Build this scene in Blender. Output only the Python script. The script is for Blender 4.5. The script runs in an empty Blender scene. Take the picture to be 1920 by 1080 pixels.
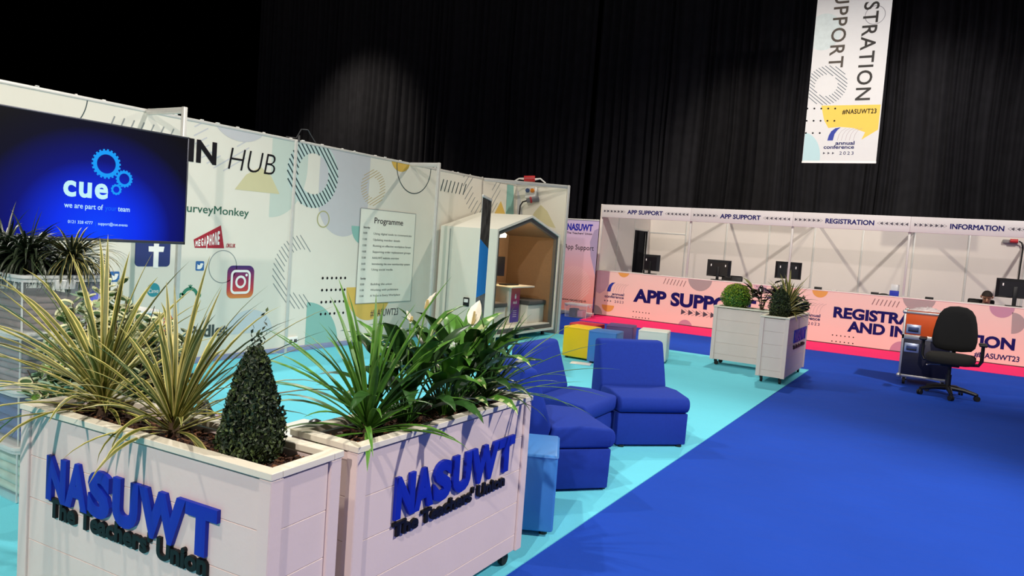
import bpy, bmesh, math, random
from math import sin, cos, pi, radians, hypot, atan2, sqrt
from mathutils import Vector, Matrix

scene = bpy.context.scene
COL = scene.collection
random.seed(7)

# ------------------------------------------------------------------ camera
CAM = Vector((0, 0, 1.5))
RX = Vector((0.85430432, 0.51474066, 0.0721539))
UX = Vector((-0.09467241, 0.01760199, 0.99535285))
FX = Vector((-0.51107854, 0.85716522, -0.0637692))
FPX = 1373.32
cam_data = bpy.data.cameras.new('camera')
cam_data.sensor_width = 36.0
cam_data.lens = FPX * 36.0 / 1920.0
cam_data.clip_end = 200
cam = bpy.data.objects.new('camera', cam_data)
COL.objects.link(cam)
cam.matrix_world = Matrix(((RX.x, UX.x, -FX.x, CAM.x), (RX.y, UX.y, -FX.y, CAM.y), (RX.z, UX.z, -FX.z, CAM.z), (0, 0, 0, 1)))
scene.camera = cam

# ------------------------------------------------------------------ colour management, world
vs = scene.view_settings
vs.view_transform = 'Standard'
vs.look = 'None'
vs.exposure = 0.0
vs.gamma = 1.0
vs.use_curve_mapping = False
world = bpy.data.worlds.new('hall_dark')
scene.world = world
world.use_nodes = True
world.node_tree.nodes['Background'].inputs[0].default_value = (1.0, 0.95, 0.93, 1)
world.node_tree.nodes['Background'].inputs[1].default_value = 0.11

# ------------------------------------------------------------------ rig lights (hall truss spots)
def spot(loc, target, power, angle, blend=0.5, radius=0.12, color=(1, 0.93, 0.82)):
    d = bpy.data.lights.new('truss_spot', 'SPOT')
    d.energy = power
    d.spot_size = radians(angle)
    d.spot_blend = blend
    d.shadow_soft_size = radius
    d.color = color
    o = bpy.data.objects.new('truss_spot', d)
    COL.objects.link(o)
    o.location = loc
    o.rotation_euler = (Vector(target) - Vector(loc)).to_track_quat('-Z', 'Y').to_euler()
    return o
WARM = (1.0, 0.92, 0.78)
NEUT = (1.0, 0.95, 0.90)
PINK = (1.0, 0.88, 0.82)
spot((-3.0, -0.8, 8.3), (-4.2, 4.2, 0.8), 1250, 75, 0.6, 0.12, WARM)
spot((-2.9, 13.2, 8.0), (-4.6, 8.0, 1.0), 1350, 75, 0.6, 0.12, WARM)
spot((4.6, 5.6, 6.4), (-1.8, 3.0, 0.5), 2700, 70, 0.6, 0.14, NEUT)
spot((0.6, -5.6, 6.6), (-1.8, 2.6, 0.6), 2500, 70, 0.6, 0.12, PINK)
spot((-8.5, 6.5, 8.2), (-2.0, 5.5, 0.2), 1100, 80, 0.6, 0.12, NEUT)
spot((-7.0, 9.0, 8.0), (-3.2, 16.5, 1.3), 1900, 70, 0.6, 0.12, WARM)
spot((3.6, 8.2, 8.0), (-0.6, 16.0, 1.2), 2700, 75, 0.6, 0.12, NEUT)
spot((1.5, 2.5, 9.0), (-1.9, 15.7, 3.5), 1500, 19, 0.8, 0.2, WARM)
# washes on the black drapes
spot((-18.2, 15.6, 10.0), (-18.2, 19.6, 3.0), 2100, 64, 0.9, 0.3, WARM)
spot((-5.2, 17.2, 8.4), (-5.2, 19.6, 3.0), 420, 62, 0.9, 0.3, WARM)
spot((-1.0, 17.2, 8.6), (-0.6, 19.6, 3.0), 420, 66, 0.9, 0.3, NEUT)

# ------------------------------------------------------------------ pixel helpers: a ray of the photograph meets a known plane
def ray(px, py):
    return FX + RX * ((px - 960.0) / FPX) - UX * ((py - 540.0) / FPX)
def on(px, py, ax, val):
    d = ray(px, py)
    return CAM + d * ((val - CAM[ax]) / d[ax])
def ground(px, py, z=0.0):
    return on(px, py, 2, z)

# ------------------------------------------------------------------ materials
def lin(c):
    if isinstance(c, str):
        c = c.lstrip('#')
        c = [int(c[i:i + 2], 16) / 255.0 for i in (0, 2, 4)]
        c = [x / 12.92 if x <= 0.04045 else ((x + 0.055) / 1.055) ** 2.4 for x in c]
    return (c[0], c[1], c[2], 1.0)
MATS = {}
def mat(name, color, rough=0.6, metal=0.0, var=0.06, scale=12.0, bump=0.0, bscale=200.0, emit=0.0, trans=0.0, alpha=1.0, spec=None, sheen=0.0, coord='Object', sub=0.0):
    if name in MATS:
        return MATS[name]
    m = bpy.data.materials.new(name)
    m.use_nodes = True
    nt = m.node_tree
    b = nt.nodes['Principled BSDF']
    c = lin(color)
    tc = nt.nodes.new('ShaderNodeTexCoord')
    if var > 0:
        nz = nt.nodes.new('ShaderNodeTexNoise')
        nz.inputs['Scale'].default_value = scale
        nz.inputs['Detail'].default_value = 4
        nt.links.new(tc.outputs[coord], nz.inputs['Vector'])
        rp = nt.nodes.new('ShaderNodeValToRGB')
        rp.color_ramp.elements[0].position = 0.3
        rp.color_ramp.elements[1].position = 0.7
        rp.color_ramp.elements[0].color = tuple(x * (1 - var) for x in c[:3]) + (1,)
        rp.color_ramp.elements[1].color = tuple(min(1, x * (1 + var)) for x in c[:3]) + (1,)
        nt.links.new(nz.outputs['Fac'], rp.inputs['Fac'])
        nt.links.new(rp.outputs['Color'], b.inputs['Base Color'])
        if emit > 0:
            nt.links.new(rp.outputs['Color'], b.inputs['Emission Color'])
    else:
        b.inputs['Base Color'].default_value = c
        b.inputs['Emission Color'].default_value = c
    b.inputs['Emission Strength'].default_value = emit
    b.inputs['Roughness'].default_value = rough
    b.inputs['Metallic'].default_value = metal
    b.inputs['Transmission Weight'].default_value = trans
    b.inputs['Alpha'].default_value = alpha
    b.inputs['Sheen Weight'].default_value = sheen
    if spec is not None:
        b.inputs['Specular IOR Level'].default_value = spec
    if bump > 0:
        n2 = nt.nodes.new('ShaderNodeTexNoise')
        n2.inputs['Scale'].default_value = bscale
        n2.inputs['Detail'].default_value = 3
        nt.links.new(tc.outputs[coord], n2.inputs['Vector'])
        bp = nt.nodes.new('ShaderNodeBump')
        bp.inputs['Strength'].default_value = bump
        bp.inputs['Distance'].default_value = 0.01
        nt.links.new(n2.outputs['Fac'], bp.inputs['Height'])
        nt.links.new(bp.outputs['Normal'], b.inputs['Normal'])
    MATS[name] = m
    return m
def gradient_mat(name, stops, axis=2, lo=0.0, hi=1.0, rough=0.5):
    """a printed sheet whose ink runs from one colour to another along its own height"""
    m = bpy.data.materials.new(name)
    m.use_nodes = True
    nt = m.node_tree
    b = nt.nodes['Principled BSDF']
    tc = nt.nodes.new('ShaderNodeTexCoord')
    sp = nt.nodes.new('ShaderNodeSeparateXYZ')
    nt.links.new(tc.outputs['Object'], sp.inputs[0])
    mr = nt.nodes.new('ShaderNodeMapRange')
    mr.inputs['From Min'].default_value = lo
    mr.inputs['From Max'].default_value = hi
    nt.links.new(sp.outputs[axis], mr.inputs['Value'])
    rp = nt.nodes.new('ShaderNodeValToRGB')
    while len(rp.color_ramp.elements) < len(stops):
        rp.color_ramp.elements.new(0.5)
    for e, (p, c) in zip(rp.color_ramp.elements, stops):
        e.position = p
        e.color = lin(c)
    nt.links.new(mr.outputs[0], rp.inputs['Fac'])
    nt.links.new(rp.outputs['Color'], b.inputs['Base Color'])
    b.inputs['Roughness'].default_value = rough
    return m

# ------------------------------------------------------------------ mesh builder
_boxcache = {}
def rbox(sx, sy, sz, bev, seg):
    key = (round(sx, 4), round(sy, 4), round(sz, 4), round(bev, 4), seg)
    if key in _boxcache:
        return _boxcache[key]
    bm = bmesh.new()
    bmesh.ops.create_cube(bm, size=1.0)
    for v in bm.verts:
        v.co = Vector((v.co.x * sx, v.co.y * sy, v.co.z * sz))
    if bev > 0:
        bmesh.ops.bevel(bm, geom=list(bm.edges), offset=bev, segments=seg, profile=0.5, affect='EDGES')
    bm.verts.index_update()
    r = ([v.co.copy() for v in bm.verts], [[v.index for v in f.verts] for f in bm.faces])
    bm.free()
    _boxcache[key] = r
    return r
class MB:
    def __init__(self):
        self.v = []
        self.f = []
        self.mi = []
    def add(self, verts, faces, m=0, M=None):
        o = len(self.v)
        for p in verts:
            p = Vector(p)
            self.v.append(M @ p if M is not None else p)
        for f in faces:
            self.f.append([i + o for i in f])
            self.mi.append(m)
    def box(self, c, s, bev=0.0, seg=2, m=0, R=None):
        vs_, fs_ = rbox(s[0], s[1], s[2], bev, seg)
        M = Matrix.Translation(Vector(c))
        if R is not None:
            M = M @ R.to_4x4()
        self.add(vs_, fs_, m, M)
        return self
    def span(self, a, b, bev=0.0, seg=2, m=0):
        c = [(a[i] + b[i]) / 2 for i in range(3)]
        s = [abs(b[i] - a[i]) for i in range(3)]
        return self.box(c, s, bev, seg, m)
    def tube(self, pts, r, n=10, m=0, cap=True):
        pts = [Vector(p) for p in pts]
        k = len(pts)
        rs = r if isinstance(r, (list, tuple)) else [r] * k
        up = None
        vs_, fs_ = [], []
        for i in range(k):
            t = (pts[min(i + 1, k - 1)] - pts[max(i - 1, 0)])
            if t.length < 1e-9:
                t = Vector((0, 0, 1))
            t.normalize()
            if up is None:
                up = Vector((0, 0, 1)) if abs(t.z) < 0.9 else Vector((1, 0, 0))
            s = t.cross(up)
            if s.length < 1e-6:
                s = t.cross(Vector((0.3, 1, 0.2)))
            s.normalize()
            up = s.cross(t).normalized()
            for j in range(n):
                a = 2 * pi * j / n
                vs_.append(pts[i] + (s * cos(a) + up * sin(a)) * rs[i])
        for i in range(k - 1):
            for j in range(n):
                fs_.append([i * n + j, i * n + (j + 1) % n, (i + 1) * n + (j + 1) % n, (i + 1) * n + j])
        if cap:
            fs_.append(list(range(n))[::-1])
            fs_.append([(k - 1) * n + j for j in range(n)])
        self.add(vs_, fs_, m)
        return self
    def lathe(self, prof, c=(0, 0, 0), n=24, m=0, M=None):
        vs_, fs_ = [], []
        k = len(prof)
        for (r, z) in prof:
            for j in range(n):
                a = 2 * pi * j / n
                vs_.append(Vector((c[0] + r * cos(a), c[1] + r * sin(a), c[2] + z)))
        for i in range(k - 1):
            for j in range(n):
                fs_.append([i * n + j, i * n + (j + 1) % n, (i + 1) * n + (j + 1) % n, (i + 1) * n + j])
        fs_.append(list(range(n))[::-1])
        fs_.append([(k - 1) * n + j for j in range(n)])
        self.add(vs_, fs_, m, M)
        return self
    def prism(self, poly, O, u, v, n, t, m=0):
        """polygon (a,b) in the plane O+a*u+b*v, given thickness t along n"""
        O, u, v, n = Vector(O), Vector(u), Vector(v), Vector(n)
        k = len(poly)
        lo = [O + u * a + v * b for a, b in poly]
        hi = [p + n * t for p in lo]
        fs_ = [list(range(k))[::-1], list(range(k, 2 * k))]
        for i in range(k):
            j = (i + 1) % k
            fs_.append([i, j, k + j, k + i])
        self.add(lo + hi, fs_, m)
        return self
    def build(self, name, mats, parent=None, smooth=True, angle=35, label=None, world=True):
        me = bpy.data.meshes.new(name)
        vs_ = self.v
        if parent is not None and world:
            Mi = WM(parent).inverted()
            vs_ = [Mi @ p for p in vs_]
        me.from_pydata([tuple(p) for p in vs_], [], self.f)
        if not isinstance(mats, (list, tuple)):
            mats = [mats]
        for m in mats:
            me.materials.append(m)
        if len(mats) > 1:
            me.polygons.foreach_set('material_index', self.mi)
        me.validate()
        me.update()
        if smooth:
            me.polygons.foreach_set('use_smooth', [True] * len(me.polygons))
            me.set_sharp_from_angle(angle=radians(angle))
        o = bpy.data.objects.new(name, me)
        COL.objects.link(o)
        if parent is not None:
            o.parent = parent
        if label:
            o['label'] = label
        return o
def fix_normals(o):
    bm = bmesh.new()
    bm.from_mesh(o.data)
    bmesh.ops.recalc_face_normals(bm, faces=bm.faces)
    bm.to_mesh(o.data)
    bm.free()
def WM(o):
    M = o.matrix_basis.copy()
    if o.parent is not None:
        return WM(o.parent) @ M
    return M
def tag(o, label, cat, group=None):
    o['label'] = label
    o['category'] = cat
    if group:
        o['group'] = group
    return o
def thing(name, label, cat, loc=(0, 0, 0), rz=0.0, group=None):
    o = bpy.data.objects.new(name, None)
    COL.objects.link(o)
    o.empty_display_size = 0.1
    o.matrix_basis = Matrix.Translation(Vector(loc)) @ Matrix.Rotation(rz, 4, 'Z')
    return tag(o, label, cat, group)
def struct(o):
    o['kind'] = 'structure'
    return o
def dup(root, loc, rz, label, group=None):
    r = root.copy()
    COL.objects.link(r)
    r.matrix_basis = Matrix.Translation(Vector(loc)) @ Matrix.Rotation(rz, 4, 'Z')
    r['label'] = label
    if group:
        r['group'] = group
    def rec(src, dst):
        for ch in list(src.children):
            c = ch.copy()
            COL.objects.link(c)
            c.parent = dst
            rec(ch, c)
    rec(root, r)
    return r

# ------------------------------------------------------------------ flat print helpers
class Frame:
    """a printed face: origin, right, up and outward directions"""
    def __init__(self, O, u, v=(0, 0, 1), n=None):
        self.O = Vector(O)
        self.u = Vector(u).normalized()
        self.v = Vector(v).normalized()
        self.n = Vector(n).normalized() if n is not None else self.u.cross(self.v)
    def px(self, x, y):
        d = ray(x, y)
        t = (self.O - CAM).dot(self.n) / d.dot(self.n)
        p = CAM + d * t - self.O
        return (p.dot(self.u), p.dot(self.v))
    def P(self, a, b, c=0.0):
        return self.O + self.u * a + self.v * b + self.n * c
def ell(c, rx, ry=None, n=40, a0=0.0, a1=360.0):
    ry = rx if ry is None else ry
    full = abs(a1 - a0) >= 360
    k = n if full else n + 1
    return [(c[0] + rx * cos(radians(a0 + (a1 - a0) * i / n)), c[1] + ry * sin(radians(a0 + (a1 - a0) * i / n))) for i in range(k)]
def clip_top(poly, zmax, zmin=-9):
    def half(poly, inside, cut):
        out = []
        for i in range(len(poly)):
            p, q = poly[i], poly[(i + 1) % len(poly)]
            if inside(p):
                out.append(p)
                if not inside(q):
                    out.append(cut(p, q))
            elif inside(q):
                out.append(cut(p, q))
        return out
    def cutter(z):
        return lambda p, q: (p[0] + (q[0] - p[0]) * (z - p[1]) / (q[1] - p[1]), z)
    poly = half(poly, lambda p: p[1] <= zmax, cutter(zmax))
    if len(poly) >= 3:
        poly = half(poly, lambda p: p[1] >= zmin, cutter(zmin))
    return poly
def hatch_ring(c, ro, ri, ang, gap, w, ry=1.0):
    """slanted stripes cut to an annulus; returns quads"""
    d = (cos(radians(ang)), sin(radians(ang)))
    nn = (-d[1], d[0])
    out = []
    k = int(ro / gap)
    for i in range(-k, k + 1):
        s = i * gap
        if abs(s) >= ro:
            continue
        L = sqrt(ro * ro - s * s)
        segs = [(-L, L)]
        if abs(s) < ri:
            l = sqrt(ri * ri - s * s)
            segs = [(-L, -l), (l, L)]
        for a, b in segs:
            q = []
            for t, e in ((a, -w / 2), (b, -w / 2), (b, w / 2), (a, w / 2)):
                q.append((c[0] + d[0] * t + nn[0] * (s + e), c[1] + (d[1] * t + nn[1] * (s + e)) * ry))
            out.append(q)
    return out
def ring_polys(c, r, w, n=48, a0=0, a1=360, ry=1.0):
    out = []
    for i in range(n):
        b0 = radians(a0 + (a1 - a0) * i / n)
        b1 = radians(a0 + (a1 - a0) * (i + 1) / n)
        out.append([(c[0] + (r - w) * cos(b0), c[1] + (r - w) * sin(b0) * ry), (c[0] + r * cos(b0), c[1] + r * sin(b0) * ry), (c[0] + r * cos(b1), c[1] + r * sin(b1) * ry), (c[0] + (r - w) * cos(b1), c[1] + (r - w) * sin(b1) * ry)])
    return out
def line_poly(p, q, w):
    d = Vector((q[0] - p[0], q[1] - p[1]))
    if d.length < 1e-9:
        d = Vector((1, 0))
    d.normalize()
    k = (-d.y * w / 2, d.x * w / 2)
    return [(p[0] - k[0], p[1] - k[1]), (q[0] - k[0], q[1] - k[1]), (q[0] + k[0], q[1] + k[1]), (p[0] + k[0], p[1] + k[1])]
def printed(F, polys, name, material, parent, layer=1, zmax=None, label=None, thick=0.0006, zmin=-9):
    if name == 'printed_shape' and len(polys) > 1:
        for p in polys:
            printed(F, [p], name, material, parent, layer, zmax, label, thick, zmin)
        return None
    mb = MB()
    for poly in polys:
        if zmax is not None:
            poly = clip_top(poly, zmax, zmin)
        if len(poly) < 3:
            continue
        A = sum(poly[i][0] * poly[(i + 1) % len(poly)][1] - poly[(i + 1) % len(poly)][0] * poly[i][1] for i in range(len(poly)))
        if A < 0:
            poly = poly[::-1]
        mb.prism(poly, F.P(0, 0, 0.0004 + 0.0007 * layer), F.u, F.v, F.n, thick)
    if not mb.v:
        return None
    return mb.build(name, material, parent, smooth=False, label=label)

# ------------------------------------------------------------------ lettering
_textcache = {}
def text_data(s, bold=0.0, shear=0.0, spacing=1.0, ext=0.0):
    off = min(0.0, bold)
    bold = max(0.0, bold)
    key = (s, bold, off, shear, spacing, ext)
    if key in _textcache:
        return _textcache[key]
    cu = bpy.data.curves.new('lettering', 'FONT')
    cu.body = s
    cu.size = 1.0
    cu.bevel_depth = bold
    cu.bevel_resolution = 0
    cu.shear = shear
    cu.offset = off
    cu.space_character = spacing
    cu.extrude = ext
    cu.resolution_u = 4
    ob = bpy.data.objects.new('lettering', cu)
    COL.objects.link(ob)
    dg = bpy.context.evaluated_depsgraph_get()
    dg.update()
    me = bpy.data.meshes.new_from_object(ob.evaluated_get(dg))
    r = ([v.co.copy() for v in me.vertices], [list(p.vertices) for p in me.polygons])
    bpy.data.objects.remove(ob)
    bpy.data.curves.remove(cu)
    bpy.data.meshes.remove(me)
    _textcache[key] = r
    return r
CAP = max(v.y for v in text_data('H')[0])
def lettering_mb(mb, F, s, at, width, cap, bold=0.0, shear=0.0, depth=0.0008, lift=0.0025, spacing=1.0, m=0, rot=0.0, align='l'):
    vs_, fs_ = text_data(s, bold, shear, spacing, 0.5)
    if not vs_:
        return
    x0 = min(v.x for v in vs_)
    x1 = max(v.x for v in vs_)
    bold = max(0.0, bold)
    ky = cap / (CAP + 2 * bold)
    zn = 0.5 + bold
    kx = width / (x1 - x0) if width else ky
    w = (x1 - x0) * kx
    off = {'l': 0, 'c': -w / 2, 'r': -w}[align]
    ca, sa = cos(rot), sin(rot)
    out = []
    for v in vs_:
        a = (v.x - x0) * kx + off
        b = (v.y + bold) * ky
        a, b = a * ca - b * sa, a * sa + b * ca
        out.append(F.P(at[0] + a, at[1] + b, lift + (v.z / zn * 0.5 + 0.5) * depth))
    mb.add(out, fs_, m)
def lettering(F, s, at, width, cap, material, parent, name='lettering', label=None, **kw):
    mb = MB()
    lettering_mb(mb, F, s, at, width, cap, **kw)
    return mb.build(name, material, parent, smooth=False, label=label)

# common materials
M_WALL = mat('white_shell_panel', '#e0dccf', 0.55, var=0.015, scale=3)
M_ALU = mat('brushed_aluminium', '#c9c9c6', 0.38, 0.75, var=0.05, scale=30)
M_ALUW = mat('satin_aluminium', '#d3d1cb', 0.45, 0.3, var=0.03, scale=30)
M_BLACK = mat('black_plastic', '#121214', 0.42, var=0.1, scale=40)
M_RUBBER = mat('black_rubber', '#0b0b0b', 0.7, var=0.1)
M_NAVY = mat('navy_print', '#15125e', 0.6, var=0.02, spec=0.15)
M_INK = mat('black_print', '#110e14', 0.6, var=0.02, spec=0.15)
M_WHITEP = mat('white_print', '#f2f2ee', 0.5, var=0.01)

# ================================================================== SETTING
M_BLUEC = mat('royal_blue_carpet', '#1443ad', 0.9, var=0.05, scale=1.3, bump=0.25, bscale=260, sheen=0.0, spec=0.2)
M_CYANC = mat('turquoise_carpet', '#68cde0', 0.9, var=0.025, scale=1.5, bump=0.2, bscale=260, spec=0.2)
M_PINKC = mat('hot_pink_carpet', '#ff2f72', 0.9, var=0.03, scale=2, bump=0.2, bscale=260, spec=0.2)
M_HALL = mat('black_hall_wall', '#020202', 0.95, var=0.0, spec=0.0)
XW = -6.598        # face of the left graphic wall
YC = 14.93         # face of the service counters
WTOP = 2.485

o = MB().span((-30, -7, -0.2), (9, 21, 0)).build('floor', M_BLUEC, smooth=False)
struct(o)
o = MB().span((XW, -3, 0.0005), (-1.583, 10.92, 0.006)).build('trim_1', M_CYANC, smooth=False)
o['label'] = 'turquoise carpet laid in the lounge area'
struct(o)
o = MB().prism([(-6.38, 13.45), (3.2, 13.58), (3.2, 15.6), (-6.8, 15.6)], (0, 0, 0.0005), (1, 0, 0), (0, 1, 0), (0, 0, 1), 0.005).build('trim_2', M_PINKC, smooth=False)
o['label'] = 'hot pink carpet strip in front of the service counters'
struct(o)
struct(MB().span((-30, 20.6, 0), (9, 20.8, 13)).build('wall_back', M_HALL, smooth=False))
struct(MB().span((-30.2, -7, 0), (-30, 21, 13)).build('wall_far_left', M_HALL, smooth=False))

def wrinkles(m, scale, strength, dist, stretch):
    nt = m.node_tree
    b = nt.nodes['Principled BSDF']
    tc = nt.nodes.new('ShaderNodeTexCoord')
    mp = nt.nodes.new('ShaderNodeMapping')
    mp.inputs['Scale'].default_value = stretch
    mp.inputs['Rotation'].default_value = (0, 0, 0.5)
    nz = nt.nodes.new('ShaderNodeTexNoise')
    nz.inputs['Scale'].default_value = scale
    nz.inputs['Detail'].default_value = 2
    bp = nt.nodes.new('ShaderNodeBump')
    bp.inputs['Strength'].default_value = strength
    bp.inputs['Distance'].default_value = dist
    nt.links.new(tc.outputs['Object'], mp.inputs['Vector'])
    nt.links.new(mp.outputs['Vector'], nz.inputs['Vector'])
    nt.links.new(nz.outputs['Fac'], bp.inputs['Height'])
    old = b.inputs['Normal'].links[0].from_socket if b.inputs['Normal'].links else None
    if old:
        nt.links.new(old, bp.inputs['Normal'])
    nt.links.new(bp.outputs['Normal'], b.inputs['Normal'])
wrinkles(M_BLUEC, 2.2, 0.5, 0.04, (1.0, 2.6, 1.0))
wrinkles(M_CYANC, 2.0, 0.3, 0.03, (1.0, 2.2, 1.0))

# black drapes hung along the back of the hall
M_DRAPE = mat('black_drape', '#242326', 0.85, var=0.15, scale=4, spec=0.12, sheen=0.0)
def drape(name, x0, x1, y, label, seed, z1=12.0):
    rnd = random.Random(seed)
    mb = MB()
    xs, ys = [], []
    x = x0
    depth = 0.0
    while x < x1:
        w = rnd.uniform(0.13, 0.34)
        d = rnd.uniform(0.05, 0.15)
        for k in range(8):
            t = k / 8
            xs.append(x + w * t)
            ys.append(y + d * 0.5 * cos(2 * pi * t) + 0.018 * sin(11.0 * (x + w * t)))
        x += w
    rows = [0.02, 1.2, 2.4, 3.6, 4.8, 6.5, z1]
    ph = [rnd.uniform(0, 6.28) for _ in range(len(xs))]
    verts = []
    for r, z in enumerate(rows):
        for i in range(len(xs)):
            verts.append((xs[i] + 0.03 * sin(z * 0.9 + xs[i] * 1.7), ys[i] + 0.02 * sin(z * 1.3 + xs[i] * 0.8), z))
    n = len(xs)
    faces = [[r * n + i, r * n + i + 1, (r + 1) * n + i + 1, (r + 1) * n + i] for r in range(len(rows) - 1) for i in range(n - 1)]
    mb.add(verts, faces)
    o = mb.build(name, M_DRAPE)
    so = o.modifiers.new('cloth_thickness', 'SOLIDIFY')
    so.thickness = 0.006
    return tag(o, label, 'curtain')
drape('black_drape', -24.0, -9.6, 19.6, 'black pleated drape rising behind the left wall with the programme sheet', 3)
drape('black_drape', -9.45, -1.6, 19.75, 'black pleated drape behind the counters, left of the hanging banner', 5)
drape('black_drape', -1.75, 6.5, 19.6, 'black pleated drape behind the hanging banner and the information counter', 8)

# ------------------------------------------------------------------ left graphic wall
wall = struct(MB().span((XW - 0.045, -1.0, 0.0), (XW, 10.985, WTOP - 0.02)).build('wall_left', M_WALL, smooth=False))
mb = MB()
mb.span((XW - 0.05, -1.0, WTOP - 0.03), (XW + 0.006, 10.99, WTOP), 0.003)
mb.build('top_rail', M_ALUW, wall)
struct(MB().span((XW, -1.0, 0.006), (XW + 0.012, 10.9, 0.07), 0.003).build('baseboard_left', mat('blue_grey_skirting', '#8a90b4', 0.5, 0.1)))
for yy in (5.98,):
    mb = MB()
    mb.span((XW - 0.04, yy - 0.02, 0.0), (XW + 0.014, yy + 0.02, WTOP), 0.004)
    mb.span((XW + 0.012, yy - 0.004, 0.05), (XW + 0.0155, yy + 0.004, WTOP - 0.03))
    mb.build('post', M_ALUW, wall)
# tiny fixing clips along the top edge
mb = MB()
rnd = random.Random(2)
for k in range(34):
    yy = 0.9 + k * 0.29 + rnd.uniform(-0.1, 0.1)
    mb.box((XW - 0.02 + rnd.uniform(-.01, .02), yy, WTOP + 0.006), (0.02, rnd.uniform(0.015, 0.04), 0.008), 0.002)
mb.build('edge_clips', M_WHITEP, wall)['kind'] = 'stuff'

W = Frame((XW, 0, 0), (0, 1, 0), (0, 0, 1), (1, 0, 0))
C_GREY = mat('print_lavender_grey', '#c3c3c6', 0.55, var=0.01)
C_MINT = mat('print_mint', '#c3cfc4', 0.55, var=0.01)
C_MINT2 = mat('print_mint_ring', '#bfd2cd', 0.55, var=0.01)
C_TEAL = mat('print_teal', '#86b8ae', 0.55, var=0.01)
C_YEL = mat('print_mustard', '#d9b557', 0.55, var=0.01)
C_SAND = mat('print_pale_mustard', '#cdc69c', 0.55, var=0.01)
C_DK = mat('print_dark_teal', '#1d3a3e', 0.55, var=0.01)
C_LINE = mat('print_thin_grey', '#8b9190', 0.55, var=0.01)
C_PALE = mat('print_pale_blue', '#c6cfd3', 0.55, var=0.01)
ZT = WTOP - 0.03
def up(px, y0, y1, x=None):
    """vertical size on the wall of a pixel interval"""
    return abs(W.px(px, y0)[1] - W.px(px, y1)[1])

# soft shapes of the print
c = W.px(645, 380)
a0, a1 = W.px(599, 330)[0], W.px(693, 330)[0]
r = (a1 - a0) / 2
zb = W.px(650, 444)[1]
printed(W, [[(a0, ZT)] + [((a0 + a1) / 2 + r * cos(radians(t)), zb + r + r * sin(radians(t))) for t in range(180, 361, 6)] + [(a1, ZT)]], 'printed_shape', C_GREY, wall, 0)
a0, a1 = W.px(508, 330)[0], W.px(576, 330)[0]
zb = W.px(515, 408)[1]
printed(W, [clip_top([(a0, zb)] + [(a0 + (a1 - a0) * 1.0 * sin(radians(t)), zb + 0.62 - 0.62 * cos(radians(t))) for t in range(6, 91, 6)] + [(a1, ZT), (a0, ZT)], ZT)], 'printed_shape', C_MINT, wall, 0)
# big striped ring cut by the top edge
c = W.px(588, 326)
ro = up(588, 326, 390)
mb_r = ring_polys(c, ro, ro * 0.40)
printed(W, mb_r, 'printed_ring', C_MINT2, wall, 1, ZT)
printed(W, hatch_ring(c, ro, ro * 0.6, -50, ro * 0.128, ro * 0.045), 'printed_stripes', C_DK, wall, 2, ZT)
# sand triangle, grey ring, cap
printed(W, [[W.px(440, 355), W.px(524, 364), W.px(508, 330), W.px(489, 313), W.px(462, 327)]], 'printed_shape', C_SAND, wall, 1)
c = W.px(418, 258)
printed(W, hatch_ring(c, 0.34, 0.19, 32, 0.075, 0.014), 'printed_stripes', C_GREY, wall, 0, ZT)
c = W.px(452, 226)
printed(W, [ell(c, 0.34, 0.22)], 'printed_shape', C_GREY, wall, 1, ZT)
c = W.px(700, 352)
ro = up(700, 352, 386)
printed(W, hatch_ring(c, ro, ro * 0.55, 28, ro * 0.15, ro * 0.035), 'printed_stripes', mat('print_tan', '#b8a26a', 0.55, var=0.01), wall, 1, ZT)
c = W.px(606, 411)
printed(W, ring_polys(c, up(606, 411, 427), 0.014), 'printed_outline', mat('print_olive', '#aaa874', 0.55, var=0.01), wall, 2)
# teal quarter by the poster, mustard half disc, teal quarter low, dots
c = W.px(683, 425)
printed(W, [[c] + ell(c, up(683, 425, 459), n=12, a0=180, a1=270)], 'printed_shape', C_TEAL, wall, 1)
c = W.px(694, 538)
ro = up(694, 538, 600)
printed(W, [ell(c, ro, a0=180, a1=360)], 'printed_shape', C_YEL, wall, 1)
c = W.px(571, 652)
ro = up(571, 567, 652)
printed(W, [[c] + ell(c, W.px(632, 645)[0] - c[0], ro, n=16, a0=0, a1=90)], 'printed_shape', C_TEAL, wall, 1)
p0, p1, p2 = W.px(605, 521.5), W.px(647, 521.5), W.px(603, 589)
dots = []
for i in range(6):
    for j in range(4):
        dots.append(ell((p0[0] + (p1[0] - p0[0]) * i / 5, p0[1] + (p2[1] - p0[1]) * j / 3), 0.017, n=12))
printed(W, dots, 'printed_dots', M_INK, wall, 2)
# hatched half ring left of the dots
c = W.px(566, 510)
printed(W, [q for q in hatch_ring(c, 0.44, 0.27, -48, 0.05, 0.011) if sum(p[0] for p in q) / 4 < c[0] + 0.12], 'printed_stripes', C_LINE, wall, 1)
# thin outlines around the icons
c = W.px(418, 500)
printed(W, ring_polys(c, up(418, 500, 531), 0.008), 'printed_outline', C_LINE, wall, 1)
c = W.px(468, 624)
printed(W, [ell(c, 0.31, 0.26, a0=0, a1=180)], 'printed_shape', C_PALE, wall, 1)
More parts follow.
